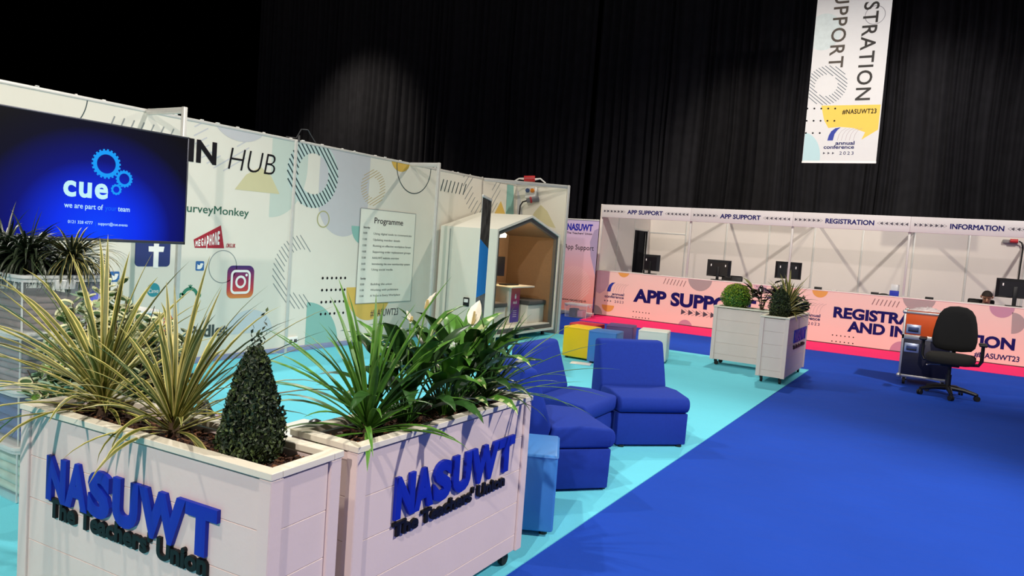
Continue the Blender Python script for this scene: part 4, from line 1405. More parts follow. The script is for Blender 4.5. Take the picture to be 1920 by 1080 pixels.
def staff_chair(label, x, y, rz, zt):
    t = thing('task_chair', label, 'chair', (x, y, 0), rz, 'black chairs behind the counters')
    M = WM(t)
    def b(c, s, bv, name, m, seg=3):
        mb = MB()
        v, f = rbox(s[0], s[1], s[2], bv, seg)
        mb.add(v, f, 0, M @ Matrix.Translation(Vector(c)))
        return mb.build(name, m, t)
    b((0, 0, 0.47), (0.48, 0.46, 0.08), 0.03, 'seat', M_BLACK)
    b((0, 0.24, zt - 0.25), (0.44, 0.07, 0.5), 0.03, 'backrest', M_BLACK)
    mb = MB()
    mb.tube([M @ Vector((0, 0, 0.09)), M @ Vector((0, 0, 0.43))], 0.025, 10)
    mb.tube([M @ Vector((0, 0.02, 0.42)), M @ Vector((0, 0.29, 0.44)), M @ Vector((0, 0.285, zt - 0.3))], 0.016, 8)
    mb.build('column', M_BLACK, t)
    for k in range(5):
        a = k * 2 * pi / 5
        mb = MB()
        mb.tube([M @ Vector((0, 0, 0.1)), M @ Vector((0.26 * cos(a), 0.26 * sin(a), 0.06)), M @ Vector((0.27 * cos(a), 0.27 * sin(a), 0.035))], [0.025, 0.018, 0.028], 8)
        mb.build('leg', M_BLACK, t)
    return t
staff_chair('black chair behind the counter, its back showing right of the middle monitor', on(1372, 520, 1, 15.95)[0], 15.85, 0.1, 1.10)
# red plug and cable at the right end of the back wall
P = on(1897, 452, 1, YBK - 0.06)
sb = thing('power_plug', 'red plug on a bracket high on the back wall above the seated person', 'plug', (P.x, YBK, P.z))
MB().box((P.x - 0.02, YBK - 0.045, P.z - 0.01), (0.26, 0.08, 0.07), 0.01).build('bracket', mat('bracket_grey', '#8b8484', 0.5), sb)
MB().tube([(P.x - 0.03, YBK - 0.12, P.z), (P.x + 0.10, YBK - 0.12, P.z)], 0.04, 14).build('red_plug', mat('plug_red_bright', '#c4282c', 0.4), sb)
P2 = on(1911, 515, 1, YBK - 0.05)
cb = MB().tube([(P.x + 0.12, YBK - 0.12, P.z), (P.x + 0.17, YBK - 0.10, P.z - 0.03), (P.x + 0.20, YBK - 0.07, P.z - 0.15), (P.x + 0.19, YBK - 0.05, P.z - 0.6), (P.x + 0.18, YBK - 0.04, 0.9), (P.x + 0.18, YBK - 0.04, 0.3)], 0.014, 10).build('power_cable', M_RUBBER)
tag(cb, 'black cable running down the back wall from the red plug', 'cable')

# ================================================================== HANGING BANNER
YH = 15.7
HB = Frame((0, YH, 0), (1, 0, 0), (0, 0, 1), (0, -1, 0))
hx0, hx1, hz0, hz1 = -2.79, -1.447, 3.508, 7.25
hb = thing('hanging_banner', 'tall white banner hanging above the counters with sideways REGISTRATION lettering', 'banner', ((hx0 + hx1) / 2, YH, hz0))
MB().span((hx0, YH, hz0), (hx1, YH + 0.003, hz1)).build('sheet', mat('banner_fabric', '#dedcdc', 0.6, var=0.01), hb, smooth=False)
sheet = child(hb, 'sheet')
MB().span((hx0 - 0.005, YH - 0.006, hz0 - 0.02), (hx1 + 0.005, YH + 0.008, hz0 + 0.02), 0.004).build('bottom_bar', M_WHITEP, hb)
mb = MB()
mb.tube([(hx0 - 0.1, YH, hz1), (hx1 + 0.1, YH, hz1)], 0.02, 10)
mb.tube([(hx0, YH, hz1), (hx0, YH, 9.4)], 0.004, 6)
mb.tube([(hx1, YH, hz1), (hx1, YH, 9.4)], 0.004, 6)
mb.build('hanging_bar', M_ALU, hb)
M_CHAR = mat('print_banner_char', '#2a2523', 0.5, var=0.01)
M_CHAR2 = mat('print_banner_umber', '#4a4038', 0.5, var=0.01)
x_r0, x_r1 = HB.px(1603, 187)[0], HB.px(1631, 187)[0]
zN = HB.px(1616, 188)[1]
cap = x_r1 - x_r0
Lw = abs(HB.px(1650, 2)[1] - zN) * nat('REGISTRATION', spacing=1.12) / nat('STRATION', spacing=1.12)
lettering(HB, 'REGISTRATION', (x_r0, zN + Lw), Lw, cap, M_CHAR, sheet, rot=-pi / 2, spacing=1.12, bold=0.012, name='sideways_lettering')
x_l0 = HB.px(1553, 126)[0]
zT_ = HB.px(1565, 127)[1]
Lw2 = Lw * nat('APP SUPPORT', spacing=1.12) / nat('REGISTRATION', spacing=1.12)
lettering(HB, 'APP SUPPORT', (x_l0, zT_ + Lw2), Lw2, cap, M_CHAR2, sheet, rot=-pi / 2, spacing=1.12, bold=0.012, name='sideways_lettering')
c = HB.px(1549, 160)
def clip_x(poly, x0, x1):
    sw = clip_top([(b, a) for a, b in poly], x1 - 0.004, x0 + 0.004)
    return [(b, a) for a, b in sw]
printed(HB, [clip_x(q, hx0, hx1) for q in hatch_ring(c, 0.385, 0.21, -40, 0.052, 0.013)], 'printed_stripes', mat('print_slate_blue', '#5c6672', 0.5, var=0.01), sheet, 1)
b0 = HB.px(1540, 198)
printed(HB, [[b0, (hx1 - 0.02, HB.px(1652, 196)[1]), (hx1 - 0.02, HB.px(1640, 243)[1]), HB.px(1615, 262), HB.px(1622, 248), HB.px(1600, 240), HB.px(1575, 238), HB.px(1553, 240), HB.px(1545, 225)]], 'printed_shape', mat('print_sunny_yellow', '#f0c954', 0.5, var=0.01), sheet, 0)
c = HB.px(1503, 302)
printed(HB, [clip_x(clip_top(ell((c[0] - 0.02, c[1] + 0.05), 0.36, 0.52), 9, hz0 + 0.03), hx0, hx1)], 'printed_shape', mat('print_aqua', '#b9d8dd', 0.5, var=0.01), sheet, 0)
printed(HB, [clip_x(ell(HB.px(1545, 60), 0.32, 0.36), hx0, hx1)], 'printed_shape', mat('print_faint_aqua', '#cfd9d9', 0.5), sheet, 0)
printed(HB, ring_polys(HB.px(1641, 28), 0.18, 0.012), 'printed_outline', mat('print_ash', '#99949a', 0.5, var=0.01), sheet, 1)
dots = [ell(HB.px(1514 + i * 13 - j * 1.5, 203.5 + j * 23), 0.018, n=10) for j in range(3) for i in range(5 if j < 2 else 3)]
printed(HB, dots, 'printed_dots', M_INK, sheet, 2)
p, q = HB.px(1579, 214), HB.px(1643, 212)
lettering(HB, '#NASUWT23', (p[0], p[1]), q[0] - p[0], 0.09, M_INK, sheet, bold=0.02, spacing=1.1)
l0, l1 = HB.px(1544, 280)[0], HB.px(1601, 280)[0]
lz = HB.px(1560, 290)[1]
conference_logo(HB, l0, l1, lz, abs(HB.px(1560, 239)[1] - lz), sheet)
swl = []
for k in range(6):
    a = HB.px(1573 + k * 9, 262)
    swl += [line_poly((a[0], a[1]), (a[0] + 0.05, a[1] + 0.13), 0.008), line_poly((a[0] + 0.05, a[1] + 0.13), (a[0] + 0.15, a[1] + 0.2), 0.008)]

# ================================================================== SOFT SEATING
M_RB = mat('royal_blue_fabric', '#173494', 0.85, var=0.05, scale=40, bump=0.12, bscale=700, spec=0.25)
def side_prism(mb, prof, w, M, bev=0.02, seg=3):
    """profile in (forward, up), extruded across the width, edges rounded"""
    bm = bmesh.new()
    lo = [bm.verts.new((a, -w / 2, b)) for a, b in prof]
    hi = [bm.verts.new((a, w / 2, b)) for a, b in prof]
    bm.faces.new(lo[::-1])
    bm.faces.new(hi)
    n = len(prof)
    for i in range(n):
        j = (i + 1) % n
        bm.faces.new([lo[i], lo[j], hi[j], hi[i]])
    bmesh.ops.recalc_face_normals(bm, faces=bm.faces)
    es = [e for e in bm.edges if len(e.link_faces) == 2 and e.calc_face_angle(0) > radians(25)]
    bmesh.ops.bevel(bm, geom=es, offset=bev, segments=seg, profile=0.5, affect='EDGES')
    bm.verts.index_update()
    mb.add([M @ v.co for v in bm.verts], [[v.index for v in f.verts] for f in bm.faces])
    bm.free()
GRP = 'blue reception chairs grouped on the turquoise carpet'
def reception_chair(loc, rz, label):
    t = thing('reception_chair', label, 'chair', loc, rz, GRP)
    M = WM(t)
    w = 0.58
    mb = MB()
    side_prism(mb, [(-0.31, 0.022), (0.285, 0.022), (0.292, 0.268), (-0.33, 0.268)], w, M, 0.010, 2)
    mb.build('base', M_RB, t)
    mb = MB()
    pts = [(-0.14, 0.273), (0.28, 0.273)] + [(0.275 + 0.045 * cos(radians(a)), 0.333 + 0.06 * sin(radians(a))) for a in range(-80, 81, 20)] + [(0.08, 0.412), (-0.10, 0.402)]
    side_prism(mb, pts, w, M, 0.018, 3)
    mb.build('seat', M_RB, t)
    mb = MB()
    side_prism(mb, [(-0.335, 0.271), (-0.145, 0.271), (-0.105, 0.40), (-0.225, 0.755), (-0.325, 0.755)], w - 0.004, M, 0.026, 4)
    mb.build('backrest', M_RB, t)
    for a in (-0.26, 0.27):
        for b in (-0.24, 0.24):
            mb = MB()
            mb.tube([M @ Vector((a, b, 0.007)), M @ Vector((a, b, 0.022))], 0.022, 10)
            mb.build('foot', M_BLACK, t)
    return t
def facing(c, ang):
    return (c[0], c[1], 0), ang
gL, gR = ground(1154, 840), ground(1285, 840)
d3 = (gR - gL).normalized()
n3 = Vector((d3.y, -d3.x, 0))
c3 = (gL + gR) / 2 - n3 * 0.29
rc = reception_chair((c3.x, c3.y, 0), atan2(n3.y, n3.x), 'royal blue reception chair facing the camera, nearest the carpet edge')
g1, g2 = ground(1044, 925), ground(1139.6, 922)
d1 = (g2 - g1).normalized()
n1 = Vector((-d1.y, d1.x, 0))
c1 = g2 - d1 * 0.29 + n1 * 0.29
dup(rc, (c1.x, c1.y, 0), atan2(d1.y, d1.x), 'royal blue reception chair seen from its side, directly behind the pale blue cube stool', GRP)
dup(rc, (-2.385, 4.88, 0), radians(1), 'royal blue reception chair between the two other chairs, its seat turned to the right', GRP)

def vinyl(name, c):
    return mat(name, c, 0.42, var=0.03, scale=5, bump=0.05, bscale=300)
GC = 'vinyl cube stools'
def cube_stool(label, m, c, rz, s=0.41, h=0.43, src=None):
    t = thing('cube_stool', label, 'stool', (c[0], c[1], 0), rz, GC)
    M = WM(t)
    mb = MB()
    v, f = rbox(s, s, h - 0.03, 0.014, 3)
    mb.add(v, f, 0, M @ Matrix.Translation((0, 0, 0.03 + (h - 0.03) / 2)))
    mb.build('body', m, t)
    mb = MB()
    e = s / 2 + 0.0008
    sq = rrect(-e, -e, e, e, 0.014, 3)
    pts = [M @ Vector((x, y, h - 0.012)) for x, y in sq]
    pts.append(pts[0])
    mb.tube(pts, 0.003, 6)
    mb.build('seam', m, t)
    for a in (-1, 1):
        for b in (-1, 1):
            mb = MB()
            mb.tube([M @ Vector((a * (s / 2 - 0.05), b * (s / 2 - 0.05), 0.007)), M @ Vector((a * (s / 2 - 0.05), b * (s / 2 - 0.05), 0.031))], 0.022, 10)
            mb.build('foot', M_BLACK, t)
    return t
# the near pale blue one by the planter
V1, V2 = ground(1047, 856, 0.43), ground(1049, 813, 0.43)
ux = (V2 - V1)
ux.z = 0
ang = atan2(ux.y, ux.x) - pi / 2
ax_ = ux.normalized()
ay_ = Vector((-ax_.y, ax_.x, 0))
cc = V1 + ax_ * 0.205 + ay_ * 0.205
cube_stool('pale blue cube stool right beside the end of the nearest right planter', vinyl('sky_blue_vinyl', '#3f82cc'), (cc.x, cc.y), ang)
cube_stool('yellow cube stool at the left of the far stool cluster', vinyl('yellow_vinyl', '#f2c80f'), (-4.155, 8.90), radians(-1), 0.38)
cube_stool('mid blue cube stool between the yellow and the white stools', vinyl('mid_blue_vinyl', '#3a78c2'), (-3.765, 8.79), radians(8), 0.37)
cube_stool('red cube stool mostly hidden behind the yellow and blue stools', vinyl('red_vinyl', '#c8102c'), (-4.30, 9.345), radians(2), 0.38)
cube_stool('dark purple cube stool behind the blue and white stools', vinyl('purple_vinyl', '#5b4480'), (-3.93, 9.70), radians(14), 0.38)
cube_stool('white cube stool at the right of the far stool cluster', vinyl('white_vinyl', '#e6e8e0'), (-3.405, 9.61), radians(13), 0.39)
o = MB().box((on(1089, 681, 2, 0.008)[0], on(1089, 681, 2, 0.008)[1], 0.0072), (0.26, 0.2, 0.0016), R=Matrix.Rotation(0.3, 3, 'Z')).build('paper_sheet', M_WHITEP, smooth=False)
tag(o, 'white sheet of paper on the carpet at the foot of the blue stool', 'paper')
# pale stools glimpsed between the planters
cube_stool('white cube stool glimpsed between the two nearest planters', vinyl('white_vinyl', '#e6e8e0'), (-2.80, 2.72), 0.1)
cube_stool('lilac cube stool glimpsed through the leaves left of the cone bush', vinyl('lilac_vinyl', '#b49ac4'), (-3.36, 2.45), 0.15)
mb = MB()
mb.lathe([(0.03, 0.0), (0.058, 0.02), (0.066, 0.05), (0.055, 0.09), (0.034, 0.125), (0.026, 0.15), (0.012, 0.158)], (-3.17, 2.36, 0.431), 20)
tag(mb.build('black_bottle', mat('black_gloss', '#16120f', 0.3, var=0.1)), 'black pear shaped bottle standing on the lilac stool', 'bottle')
mb = MB()
mb.lathe([(0.03, 0.0), (0.038, 0.012), (0.032, 0.03), (0.012, 0.04)], (-2.85, 2.82, 0.431), 16)
tag(mb.build('dark_dome', mat('black_gloss', '#16120f', 0.3)), 'small black dome on the white stool between the planters', 'knob')

# ================================================================== PLANTERS
M_PLW = mat('planter_white', '#dfcdc6', 0.5, var=0.02, scale=6, bump=0.05, bscale=60)
M_PLC = mat('planter_rim_cream', '#e2dcc9', 0.5, var=0.02, scale=6)
M_MULCH = [mat('bark_dark', '#2b1a12', 0.9, var=0.35, scale=60), mat('bark_brown', '#4a2c1b', 0.9, var=0.3, scale=60), mat('bark_tan', '#7a5236', 0.9, var=0.3, scale=60)]
M_NBLUE = mat('raised_letter_blue', '#0b26a4', 0.5, var=0.03, spec=0.3)
M_NBLK = mat('raised_letter_black', '#0d0d0f', 0.5, var=0.03, spec=0.25)
def planter(label, loc, rz, L, Wd, letters=None, lidz=0.80, mulch=True, seed=1):
    """long side along local x, front at local y=0, depth towards +y, corner at the origin"""
    t = thing('planter', label, 'planter', loc, rz, 'white plank planters on castors')
    M = WM(t)
    zb_, zt_ = 0.085, lidz
    def bx(mb, a, b, bev=0.003):
        c = [(a[i] + b[i]) / 2 for i in range(3)]
        s = [abs(b[i] - a[i]) for i in range(3)]
        v, f = rbox(s[0], s[1], s[2], bev, 1)
        mb.add(v, f, 0, M @ Matrix.Translation(Vector(c)))
    post, rec, pt = 0.05, 0.010, 0.02
    # plank walls: boards stacked with fine grooves
    mb = MB()
    nb = 5
    bh = (zt_ - 0.03 - zb_) / 4.5
    z = zt_ - 0.03
    zs = []
    while z > zb_ + 0.01:
        z0 = max(zb_, z - bh)
        zs.append((z0 + 0.0006, z - 0.0006))
        z = z0
    for z0, z1 in zs:
        bx(mb, (post, rec, z0), (L - post, rec + pt, z1), 0.0014)
        bx(mb, (post, Wd - rec - pt, z0), (L - post, Wd - rec, z1), 0.0014)
        bx(mb, (rec, post, z0), (rec + pt, Wd - post, z1), 0.0014)
        bx(mb, (L - rec - pt, post, z0), (L - rec, Wd - post, z1), 0.0014)
    bx(mb, (0.031, 0.031, zb_), (L - 0.031, Wd - 0.031, zb_ + 0.02), 0)
    mb.build('plank_walls', M_PLW, t)
    for x in (0, L - post):
        for y in (0, Wd - post):
            mb = MB()
            bx(mb, (x, y, zb_ - 0.003), (x + post, y + post, zt_ - 0.024))
            mb.build('corner_post', M_PLW, t)
    mb = MB()
    e, rw = 0.004, 0.040
    bx(mb, (-e, -e, zt_ - 0.022), (L + e, rw, zt_), 0.002)
    bx(mb, (-e, Wd - rw, zt_ - 0.022), (L + e, Wd + e, zt_), 0.002)
    bx(mb, (-e, rw, zt_ - 0.022), (rw, Wd - rw, zt_), 0.002)
    bx(mb, (L - rw, rw, zt_ - 0.022), (L + e, Wd - rw, zt_), 0.002)
    mb.build('rim', M_PLC, t)
    for x in (0.07, L - 0.07):
        for y in (0.06, Wd - 0.06):
            mb = MB()
            bx(mb, (x - 0.02, y - 0.016, 0.05), (x + 0.02, y + 0.016, zb_ - 0.004), 0.004)
            ck = mb.build('castor', M_BLACK, t)
            mb = MB()
            mb.tube([M @ Vector((x + 0.012, y - 0.012, 0.035)), M @ Vector((x + 0.012, y + 0.012, 0.035))], 0.028, 16)
            mb.build('wheel', M_RUBBER, ck)
    if mulch:
        rnd = random.Random(seed)
        mb = MB()
        zm = zt_ - 0.05
        nx, ny = 40, 9
        x0, x1, y0, y1 = 0.034, L - 0.034, 0.034, Wd - 0.034
        vs_ = []
        for i in range(nx + 1):
            for j in range(ny + 1):
                vs_.append(M @ Vector((x0 + (x1 - x0) * i / nx, y0 + (y1 - y0) * j / ny, zm + rnd.uniform(-0.012, 0.012))))
        fs_ = [[i * (ny + 1) + j, (i + 1) * (ny + 1) + j, (i + 1) * (ny + 1) + j + 1, i * (ny + 1) + j + 1] for i in range(nx) for j in range(ny)]
        mb.add(vs_, fs_, 0)
        for k in range(int(1500 * L)):
            p = Vector((rnd.uniform(x0 + 0.012, x1 - 0.012), rnd.uniform(y0 + 0.012, y1 - 0.012), zm + rnd.uniform(-0.005, 0.014)))
            R = Matrix.Rotation(rnd.uniform(0, 6.28), 4, 'Z') @ Matrix.Rotation(rnd.uniform(-0.5, 0.5), 4, 'X') @ Matrix.Rotation(rnd.uniform(-0.4, 0.4), 4, 'Y')
            v, f = rbox(1, 1, 1, 0, 1)
            S = Matrix.Diagonal((rnd.uniform(0.012, 0.038), rnd.uniform(0.005, 0.013), rnd.uniform(0.002, 0.006), 1))
            mb.add(v, f, rnd.choice((0, 0, 1, 1, 2)), M @ Matrix.Translation(p) @ R @ S)
        o = mb.build('bark_mulch', M_MULCH, t, smooth=False)
        o['kind'] = 'stuff'
    return t
def raised_letters(t, F, p0, p1, cap, q0, q1, cap2, depth=0.02):
    """six thick letters and a smaller line below, glued on the front"""
    s = 'NASUWT'
    W_ = p1[0] - p0[0]
    spans = [(0.0, 0.131), (0.128, 0.272), (0.275, 0.412), (0.428, 0.578), (0.580, 0.838), (0.838, 1.0)]
    for ch, (a, b) in zip(s, spans):
        mb = MB()
        lettering_mb(mb, F, ch, (p0[0] + W_ * a, p0[1]), W_ * (b - a), cap, bold=0.06, lift=0.0, depth=depth)
        o = mb.build('letter', M_NBLUE, t, smooth=False)
    mb = MB()
    lettering_mb(mb, F, "The Teachers' Union", (q0[0], q0[1]), q1[0] - q0[0], cap2, bold=0.045, lift=0.0, depth=depth * 0.8)
    mb.build('small_lettering', M_NBLK, t, smooth=False)
def planter_frame(t, L):
    M = WM(t)
    R3 = M.to_3x3()
    return Frame(M @ Vector((0, 0.010, 0)), R3 @ Vector((1, 0, 0)), (0, 0, 1), R3 @ Vector((0, -1, 0)))

PA, PB = ground(40, 755, 0.80), ground(510, 888, 0.80)
ang1 = atan2((PB - PA).y, (PB - PA).x)
L1 = hypot((PB - PA).x, (PB - PA).y)
pl1 = planter('nearest white planter at the left, blue raised letters on its long front', (PA.x, PA.y, 0), ang1, L1, 0.30, seed=11)
F1 = planter_frame(pl1, L1)
p0, p1 = F1.px(93, 928), F1.px(412, 1010)
cap1 = abs(F1.px(93, 848)[1] - F1.px(93, 928)[1])
q0, q1 = F1.px(97, 966), F1.px(392, 1078)
raised_letters(pl1, F1, (p0[0], (F1.px(95, 930)[1] + F1.px(372, 1041)[1]) / 2), p1, abs(F1.px(390, 945)[1] - F1.px(385, 1042)[1]) * 0.5 + cap1 * 0.5, (q0[0], (F1.px(100, 966)[1] + F1.px(385, 1079)[1]) / 2), q1, abs(F1.px(120, 938)[1] - F1.px(120, 975)[1]), 0.015)

QA, QB = ground(672.5, 838, 0.80), ground(998, 742, 0.80)
ang2 = atan2((QB - QA).y, (QB - QA).x)
L2 = hypot((QB - QA).x, (QB - QA).y)
pl2 = planter('nearest white planter at the right, lettered face turned towards the royal blue carpet', (QA.x, QA.y, 0), ang2, L2, 0.31, seed=12)
F2 = planter_frame(pl2, L2)
p0, p1 = F2.px(735, 975), F2.px(957, 880)
q0, q1 = F2.px(732, 1006), F2.px(942, 912)
raised_letters(pl2, F2, (p0[0], (F2.px(735, 976)[1] + F2.px(940, 884)[1]) / 2), p1, abs(F2.px(742, 893)[1] - F2.px(735, 974)[1]), (q0[0], (F2.px(740, 1006)[1] + F2.px(935, 912)[1]) / 2), q1, abs(F2.px(745, 978)[1] - F2.px(742, 1006)[1]), 0.015)
# far pair
RA = ground(1427, 705, 0.085)
RA = Vector((-1.925, 9.19, 0))
RB = Vector((-1.60, 9.19, 0))
pl4 = planter('planter at the carpet edge in the middle distance, small blue letters on its right face', (RB.x, RB.y, 0), pi / 2, 1.38, 0.34, lidz=0.825, seed=13)
F4 = planter_frame(pl4, 1.38)
p0, p1 = F4.px(1487, 645), F4.px(1509, 632)
q0, q1 = F4.px(1486, 655), F4.px(1507, 644)
raised_letters(pl4, F4, (p0[0], F4.px(1488, 643)[1]), p1, abs(F4.px(1489, 618)[1] - F4.px(1487, 642)[1]), (q0[0], F4.px(1487, 655)[1]), q1, 0.05, 0.015)
pl3 = planter('white plain sided planter in the middle distance with a clipped ball bush', (-2.75, 10.06, 0), 0.0, 0.80, 0.34, lidz=0.825, seed=14)

# ================================================================== PLANTS
def leafmat(name, c, rough=0.45, var=0.18, scale=25, sub=0.0):
    m = mat(name, c, rough, var=var, scale=scale, spec=0.4)
    return m
L_OLV = leafmat('leaf_olive_green', '#5f6626')
L_CRM = leafmat('leaf_cream_edge', '#c3b76c')
L_DRK = leafmat('leaf_deep_green', '#2f5425', 0.35)
L_MID = leafmat('leaf_mid_green', '#4b7d2b', 0.35)
L_LIT = leafmat('leaf_light_green', '#5f8a38', 0.4)
L_STR = leafmat('leaf_pale_stripe', '#b9c48a', 0.4)
L_SHRB = leafmat('leaf_shrub_green', '#35552f', 0.4)
L_BOX = leafmat('leaf_box_dark', '#26351f', 0.45, 0.3)
L_BOX2 = leafmat('leaf_box_light', '#46562c', 0.45, 0.3)
L_PUR = leafmat('leaf_dark_plum', '#2a1c24', 0.3)
L_LIME = leafmat('leaf_lime', '#8fa82a', 0.5)
L_WOOD = mat('stem_brown', '#4a3826', 0.8, var=0.2, scale=40)
L_SPA = leafmat('spathe_white', '#f0eddc', 0.45, 0.04)
L_SPX = leafmat('spadix_yellow', '#cbb678', 0.6)
L_DKG = leafmat('leaf_blackish_green', '#242f1e', 0.35)
def blade(mb, base, az, el, L, w, droop, n=9, m=(0, 1, 1, 0), fold=0.35, taper=0.55, yaw=0.0):
    p = Vector(base)
    pts = [p.copy()]
    ds = []
    e = el
    a = az
    for i in range(n):
        d = Vector((cos(a) * cos(e), sin(a) * cos(e), sin(e)))
        ds.append(d)
        p = p + d * (L / n)
        pts.append(p.copy())
        e -= droop * (0.35 + 1.3 * i / n) / n
        a += yaw / n
    ds.append(ds[-1])
    vs_ = []
    for i, (q, d) in enumerate(zip(pts, ds)):
        t = i / n
        s = d.cross(Vector((0, 0, 1)))
        if s.length < 1e-4:
            s = Vector((-sin(az), cos(az), 0))
        s.normalize()
        up_ = s.cross(d).normalized()
        wd = w * 0.5 * (0.55 + 0.45 * min(1, t * 4)) * (1 - max(0, (t - taper) / (1 - taper)) ** 1.5 * 0.97)
        for k in (-1, -0.66, 0, 0.66, 1):
            vs_.append(q + s * (wd * k) + up_ * (abs(k) * wd * fold))
    fs_ = []
    o = len(mb.v)
    for i in range(n):
        for k in range(4):
            fs_.append(([i * 5 + k, i * 5 + k + 1, (i + 1) * 5 + k + 1, (i + 1) * 5 + k], m[k]))
    mb.v += vs_
    for f, mm in fs_:
        mb.f.append([x + o for x in f])
        mb.mi.append(mm)
def strap_plant(name, label, base, n, L, w, mats, seed, el=(8, 86), droop=(0.5, 1.7), stem_h=0.06, sect=None, m=(0, 1, 1, 0), bias=None, lean=None, group=None, long_dirs=None):
    rnd = random.Random(seed)
    t = thing(name, label, 'plant', base, 0, group)
    mb = MB()
    mb.tube([Vector(base) + Vector((0, 0, -0.02)), Vector(base) + Vector((0, 0, stem_h))], [0.022, 0.016], 10)
    mb.build('stem', L_WOOD, t)
    mb = MB()
    ga = 2.39996
    for i in range(n):
        f = i / max(1, n - 1)
        e = radians(el[0] + (el[1] - el[0]) * (f ** 0.85)) + rnd.uniform(-0.14, 0.14)
        a = i * ga + rnd.uniform(-0.3, 0.3)
        if lean:
            e += lean[1] * cos(a - lean[0]) * (1 - 0.5 * abs(1 - 2 * f)) + 0.0
            if e > radians(92):
                e = radians(92) - (e - radians(92))
        Lk = L * rnd.uniform(0.72, 1.08) * (0.85 + 0.15 * sin(pi * f))
        if bias:
            Lk *= 1 + bias[1] * cos(a - bias[0])
        dr = rnd.uniform(*droop) * (1.1 - 0.75 * f)
        b = Vector(base) + Vector((cos(a) * 0.012, sin(a) * 0.012, stem_h * (0.25 + 0.8 * f)))
        blade(mb, b, a, e, Lk, w * rnd.uniform(0.75, 1.15), dr, m=m, yaw=rnd.uniform(-0.25, 0.25))
    for (az, e, Lk, dr) in (long_dirs or []):
        blade(mb, Vector(base) + Vector((0, 0, stem_h)), radians(az), radians(e), Lk, w, dr, m=m)
    mb.build('foliage', mats, t)
    return t
def along(pl, fx, fy, z=0.75):
    p = WM(pl) @ Vector((fx, fy, z))
    return (p.x, p.y, z)
def cam_az(p, deg_right):
    """heading seen from the camera: 0 = to the right of the view, 90 = away"""
    return radians(-30.8 + 61.6) * 0 + radians(deg_right) + radians(30.8)
tA = (PB - PA)
cA = along(pl1, (Vector((-2.60, 1.55, 0)) - PA).dot(tA.normalized()), 0.165)
strap_plant('cordyline', 'large yellow striped strap leaved plant at the left end of the nearest left planter', cA, 74, 0.55, 0.021, [L_CRM, L_OLV], 21, el=(4, 74), droop=(0.6, 1.5), stem_h=0.10, bias=(radians(180), 0.36), lean=(radians(0), 0.42), group='plants in the nearest planters',
           long_dirs=[(205, 30, 0.82, 0.8), (195, 12, 0.8, 0.5), (190, 45, 0.72, 0.9), (160, 20, 0.7, 0.7), (70, 78, 0.54, 0.25), (150, 76, 0.60, 0.3), (30, 66, 0.58, 0.4), (185, 55, 0.66, 0.9), (215, 40, 0.6, 1.0)])
cB = along(pl1, (Vector((-2.20, 1.55, 0)) - PA).dot(tA.normalized()), 0.155)
strap_plant('cordyline', 'second yellow striped strap leaved plant, between the larger one and the cone bush', cB, 60, 0.53, 0.020, [L_CRM, L_OLV], 22, el=(8, 82), droop=(0.7, 1.5), stem_h=0.08, bias=(radians(75), 0.22), group='plants in the nearest planters',
           long_dirs=[(25, 40, 0.62, 0.4), (10, 12, 0.5, 0.5), (-85, 18, 0.28, 2.2), (-100, 5, 0.3, 1.9), (100, 80, 0.56, 0.2)])
def small_leaf(mb, p, nrm, tip, L, w, m):
    s = nrm.cross(tip)
    if s.length < 1e-5:
        return
    s.normalize()
    o = len(mb.v)
    mb.v += [p - tip * L * 0.5, p + s * w * 0.5 + nrm * w * 0.18, p + tip * L * 0.5, p - s * w * 0.5 + nrm * w * 0.18]
    mb.f += [[o, o + 1, o + 2], [o, o + 2, o + 3]]
    mb.mi += [m, m]
def rvec(rnd):
    while True:
        v = Vector((rnd.uniform(-1, 1), rnd.uniform(-1, 1), rnd.uniform(-1, 1)))
        if 0.05 < v.length < 1:
            return v.normalized()
